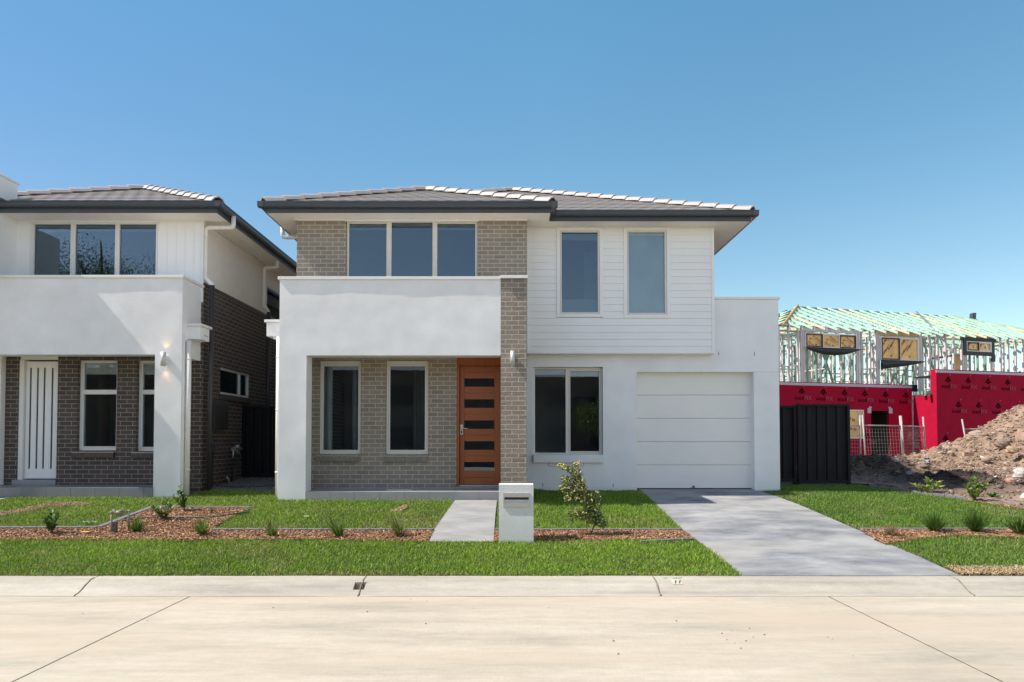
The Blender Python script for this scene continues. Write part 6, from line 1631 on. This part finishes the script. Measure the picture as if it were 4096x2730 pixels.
site_panel(3848, 4180, 1678, 1684, 20.9, 21.6, 'leaning site fence panel behind the dirt heap', .11, lean=.25)
b = MB(); sc_ = cw(*((cpx(3528, 1840)[0]), .4, .6)); 
o = MB().tube([cw(cpx(3533, 1830)[0], .25, .6), cw(cpx(3560, 1750)[0], .03, 1.55)], .012, 6).build('leaning_stick', M['pine']); setp(o, 'thin timber stick leaning across the dark doorway of the red wall', 'stick')

# ================================================================ TREES
def tree(name, x, y, z, h, cr, label, nleaf=9000, leaf=.16, col=((.035, .065, .02), (.10, .16, .05)), group=None, trunkh=.35, seed=1, gaps=.35):
    rnd = random.Random(seed); T = thing(name, (x, y, z), label, 'tree', group); b = MB(); tips = []
    top = Vector((x + rnd.uniform(-.4, .4), y, z + h * .80))
    tr = [Vector((x, y, z - .2)), Vector((x + .1, y, z + h * trunkh)), Vector((x - .5, y, z + h * .55)), Vector((x - .1, y, z + h * .68)), top]
    b.tube(tr, [h * .022, h * .016, h * .009, h * .006, h * .002], 8)
    for i in range(26):
        t_ = rnd.uniform(trunkh * .8, .95); p = tr[1].lerp(top, (t_ - trunkh * .8) / 1.0); a = rnd.uniform(0, 6.283); q = cr * rnd.uniform(.5, 1.0) * math.sin(math.pi * min(.97, (t_ * .9 + .08)))
        e = p + Vector((math.cos(a) * q, math.sin(a) * q, q * rnd.uniform(.15, .7))); m_ = p.lerp(e, .5) + Vector((0, 0, -.15))
        b.tube([p, m_, e], [h * .009, h * .006, h * .003], 6); tips += [e, m_.lerp(e, .5)]
    b.build('trunk', M['bark'], T)
    C = []
    for e in tips:
        r_ = cr * rnd.uniform(.16, .34)
        if rnd.random() < gaps * .5: continue
        m_ = int(nleaf / len(tips)); g = np.array([(rnd.gauss(0, .5), rnd.gauss(0, .5), rnd.gauss(0, .38)) for _ in range(m_)]) * r_ + np.array(e); C.append(g)
    C = np.concatenate(C); n = len(C); rg_ = np.random.default_rng(seed); D = unit(rg_.normal(0, 1, (n, 3))); N = unit(rg_.normal(0, 1, (n, 3)))
    k = rg_.uniform(0, 1, n)[:, None]; c = np.array(col[0]) * (1-k) + np.array(col[1]) * k; L = rg_.uniform(.6, 1.3, n) * leaf
    leafmesh('crown', C, D, N, L, L * .5, c, M['leaf'], T); return T
tree('gum_tree', 46.5, 78, -.2, 9.5, 4.0, 'dark tree glimpsed between the studs, left of the red step in the wall', 5000, .3, seed=3)
tree('gum_tree', 57.5, 76, -.2, 12.0, 4.2, 'dark tree behind the amber wrapped door frame at the far right', 6000, .3, seed=5)
tree('gum_tree', -25.2, -15, -.3, 17.6, 6.3, 'tall spreading tree across the street, mirrored in the left house windows', 60000, .11, seed=8)
tree('gum_tree', -31.0, -15.5, -.3, 14.0, 4.0, 'shorter tree across the street, mirrored at the left of the reflection', 24000, .13, seed=9)
tree('gum_tree', -20.5, -15, -.3, 13.2, 3.6, 'small tree across the street, mirrored at the right of the reflection', 24000, .13, seed=12)
tree('gum_tree', 5.5, -13.5, -.3, 5.8, 2.2, 'narrow garden tree across the street opposite the garage window', 5000, .14, col=((.08,.12,.02),(.2,.24,.05)), seed=14)
OHs = ((-34, -17, 7.4, 'third dark house across the street opposite the dark brick house'), (-15, -1.55, 7.2, 'dark two storey house across the street opposite the porch'), (-1.5, 11, 7.0, 'second dark house across the street opposite the garage'))
for x0_, x1_, hh, lab in OHs:
    T = thing('opposite_house', ((x0_ + x1_) / 2, -20, -.3), lab, 'house')
    b = MB(); zc_ = hh - 1.6; g = MB(); hl_ = []
    n = 4
    for k in range(n):
        xa = x0_ + 1.0 + k * (x1_ - x0_ - 1) / n
        hl_ += [(xa, xa + 1.5, 1.0, 2.4), (xa, xa + 1.5, 3.7, 5.0)]
    grid_wall(g, x0_, x1_, -.3, zc_ + .3, -17.2, -17.0, hl_); g.box(x0_, x1_, -27, -17.7, -.3, zc_ + .3); g.build('wall', M['brick_dark'], T)
    for h_ in hl_: MB().box(h_[0], h_[1], -17.16, -17.12, h_[2], h_[3]).build('window', M['flash'], T)
    ym_ = -22; b = MB(); b.add([(x0_-.5,-16.5,zc_+.3),(x1_+.5,-16.5,zc_+.3),(x1_+.5,-27.5,zc_+.3),(x0_-.5,-27.5,zc_+.3),(x0_+4,ym_,hh+.3),(x1_-4,ym_,hh+.3)], [(0,1,5,4),(1,2,5),(2,3,4,5),(3,0,4),(0,3,2,1)]); b.build('roof', M['tile'], T)
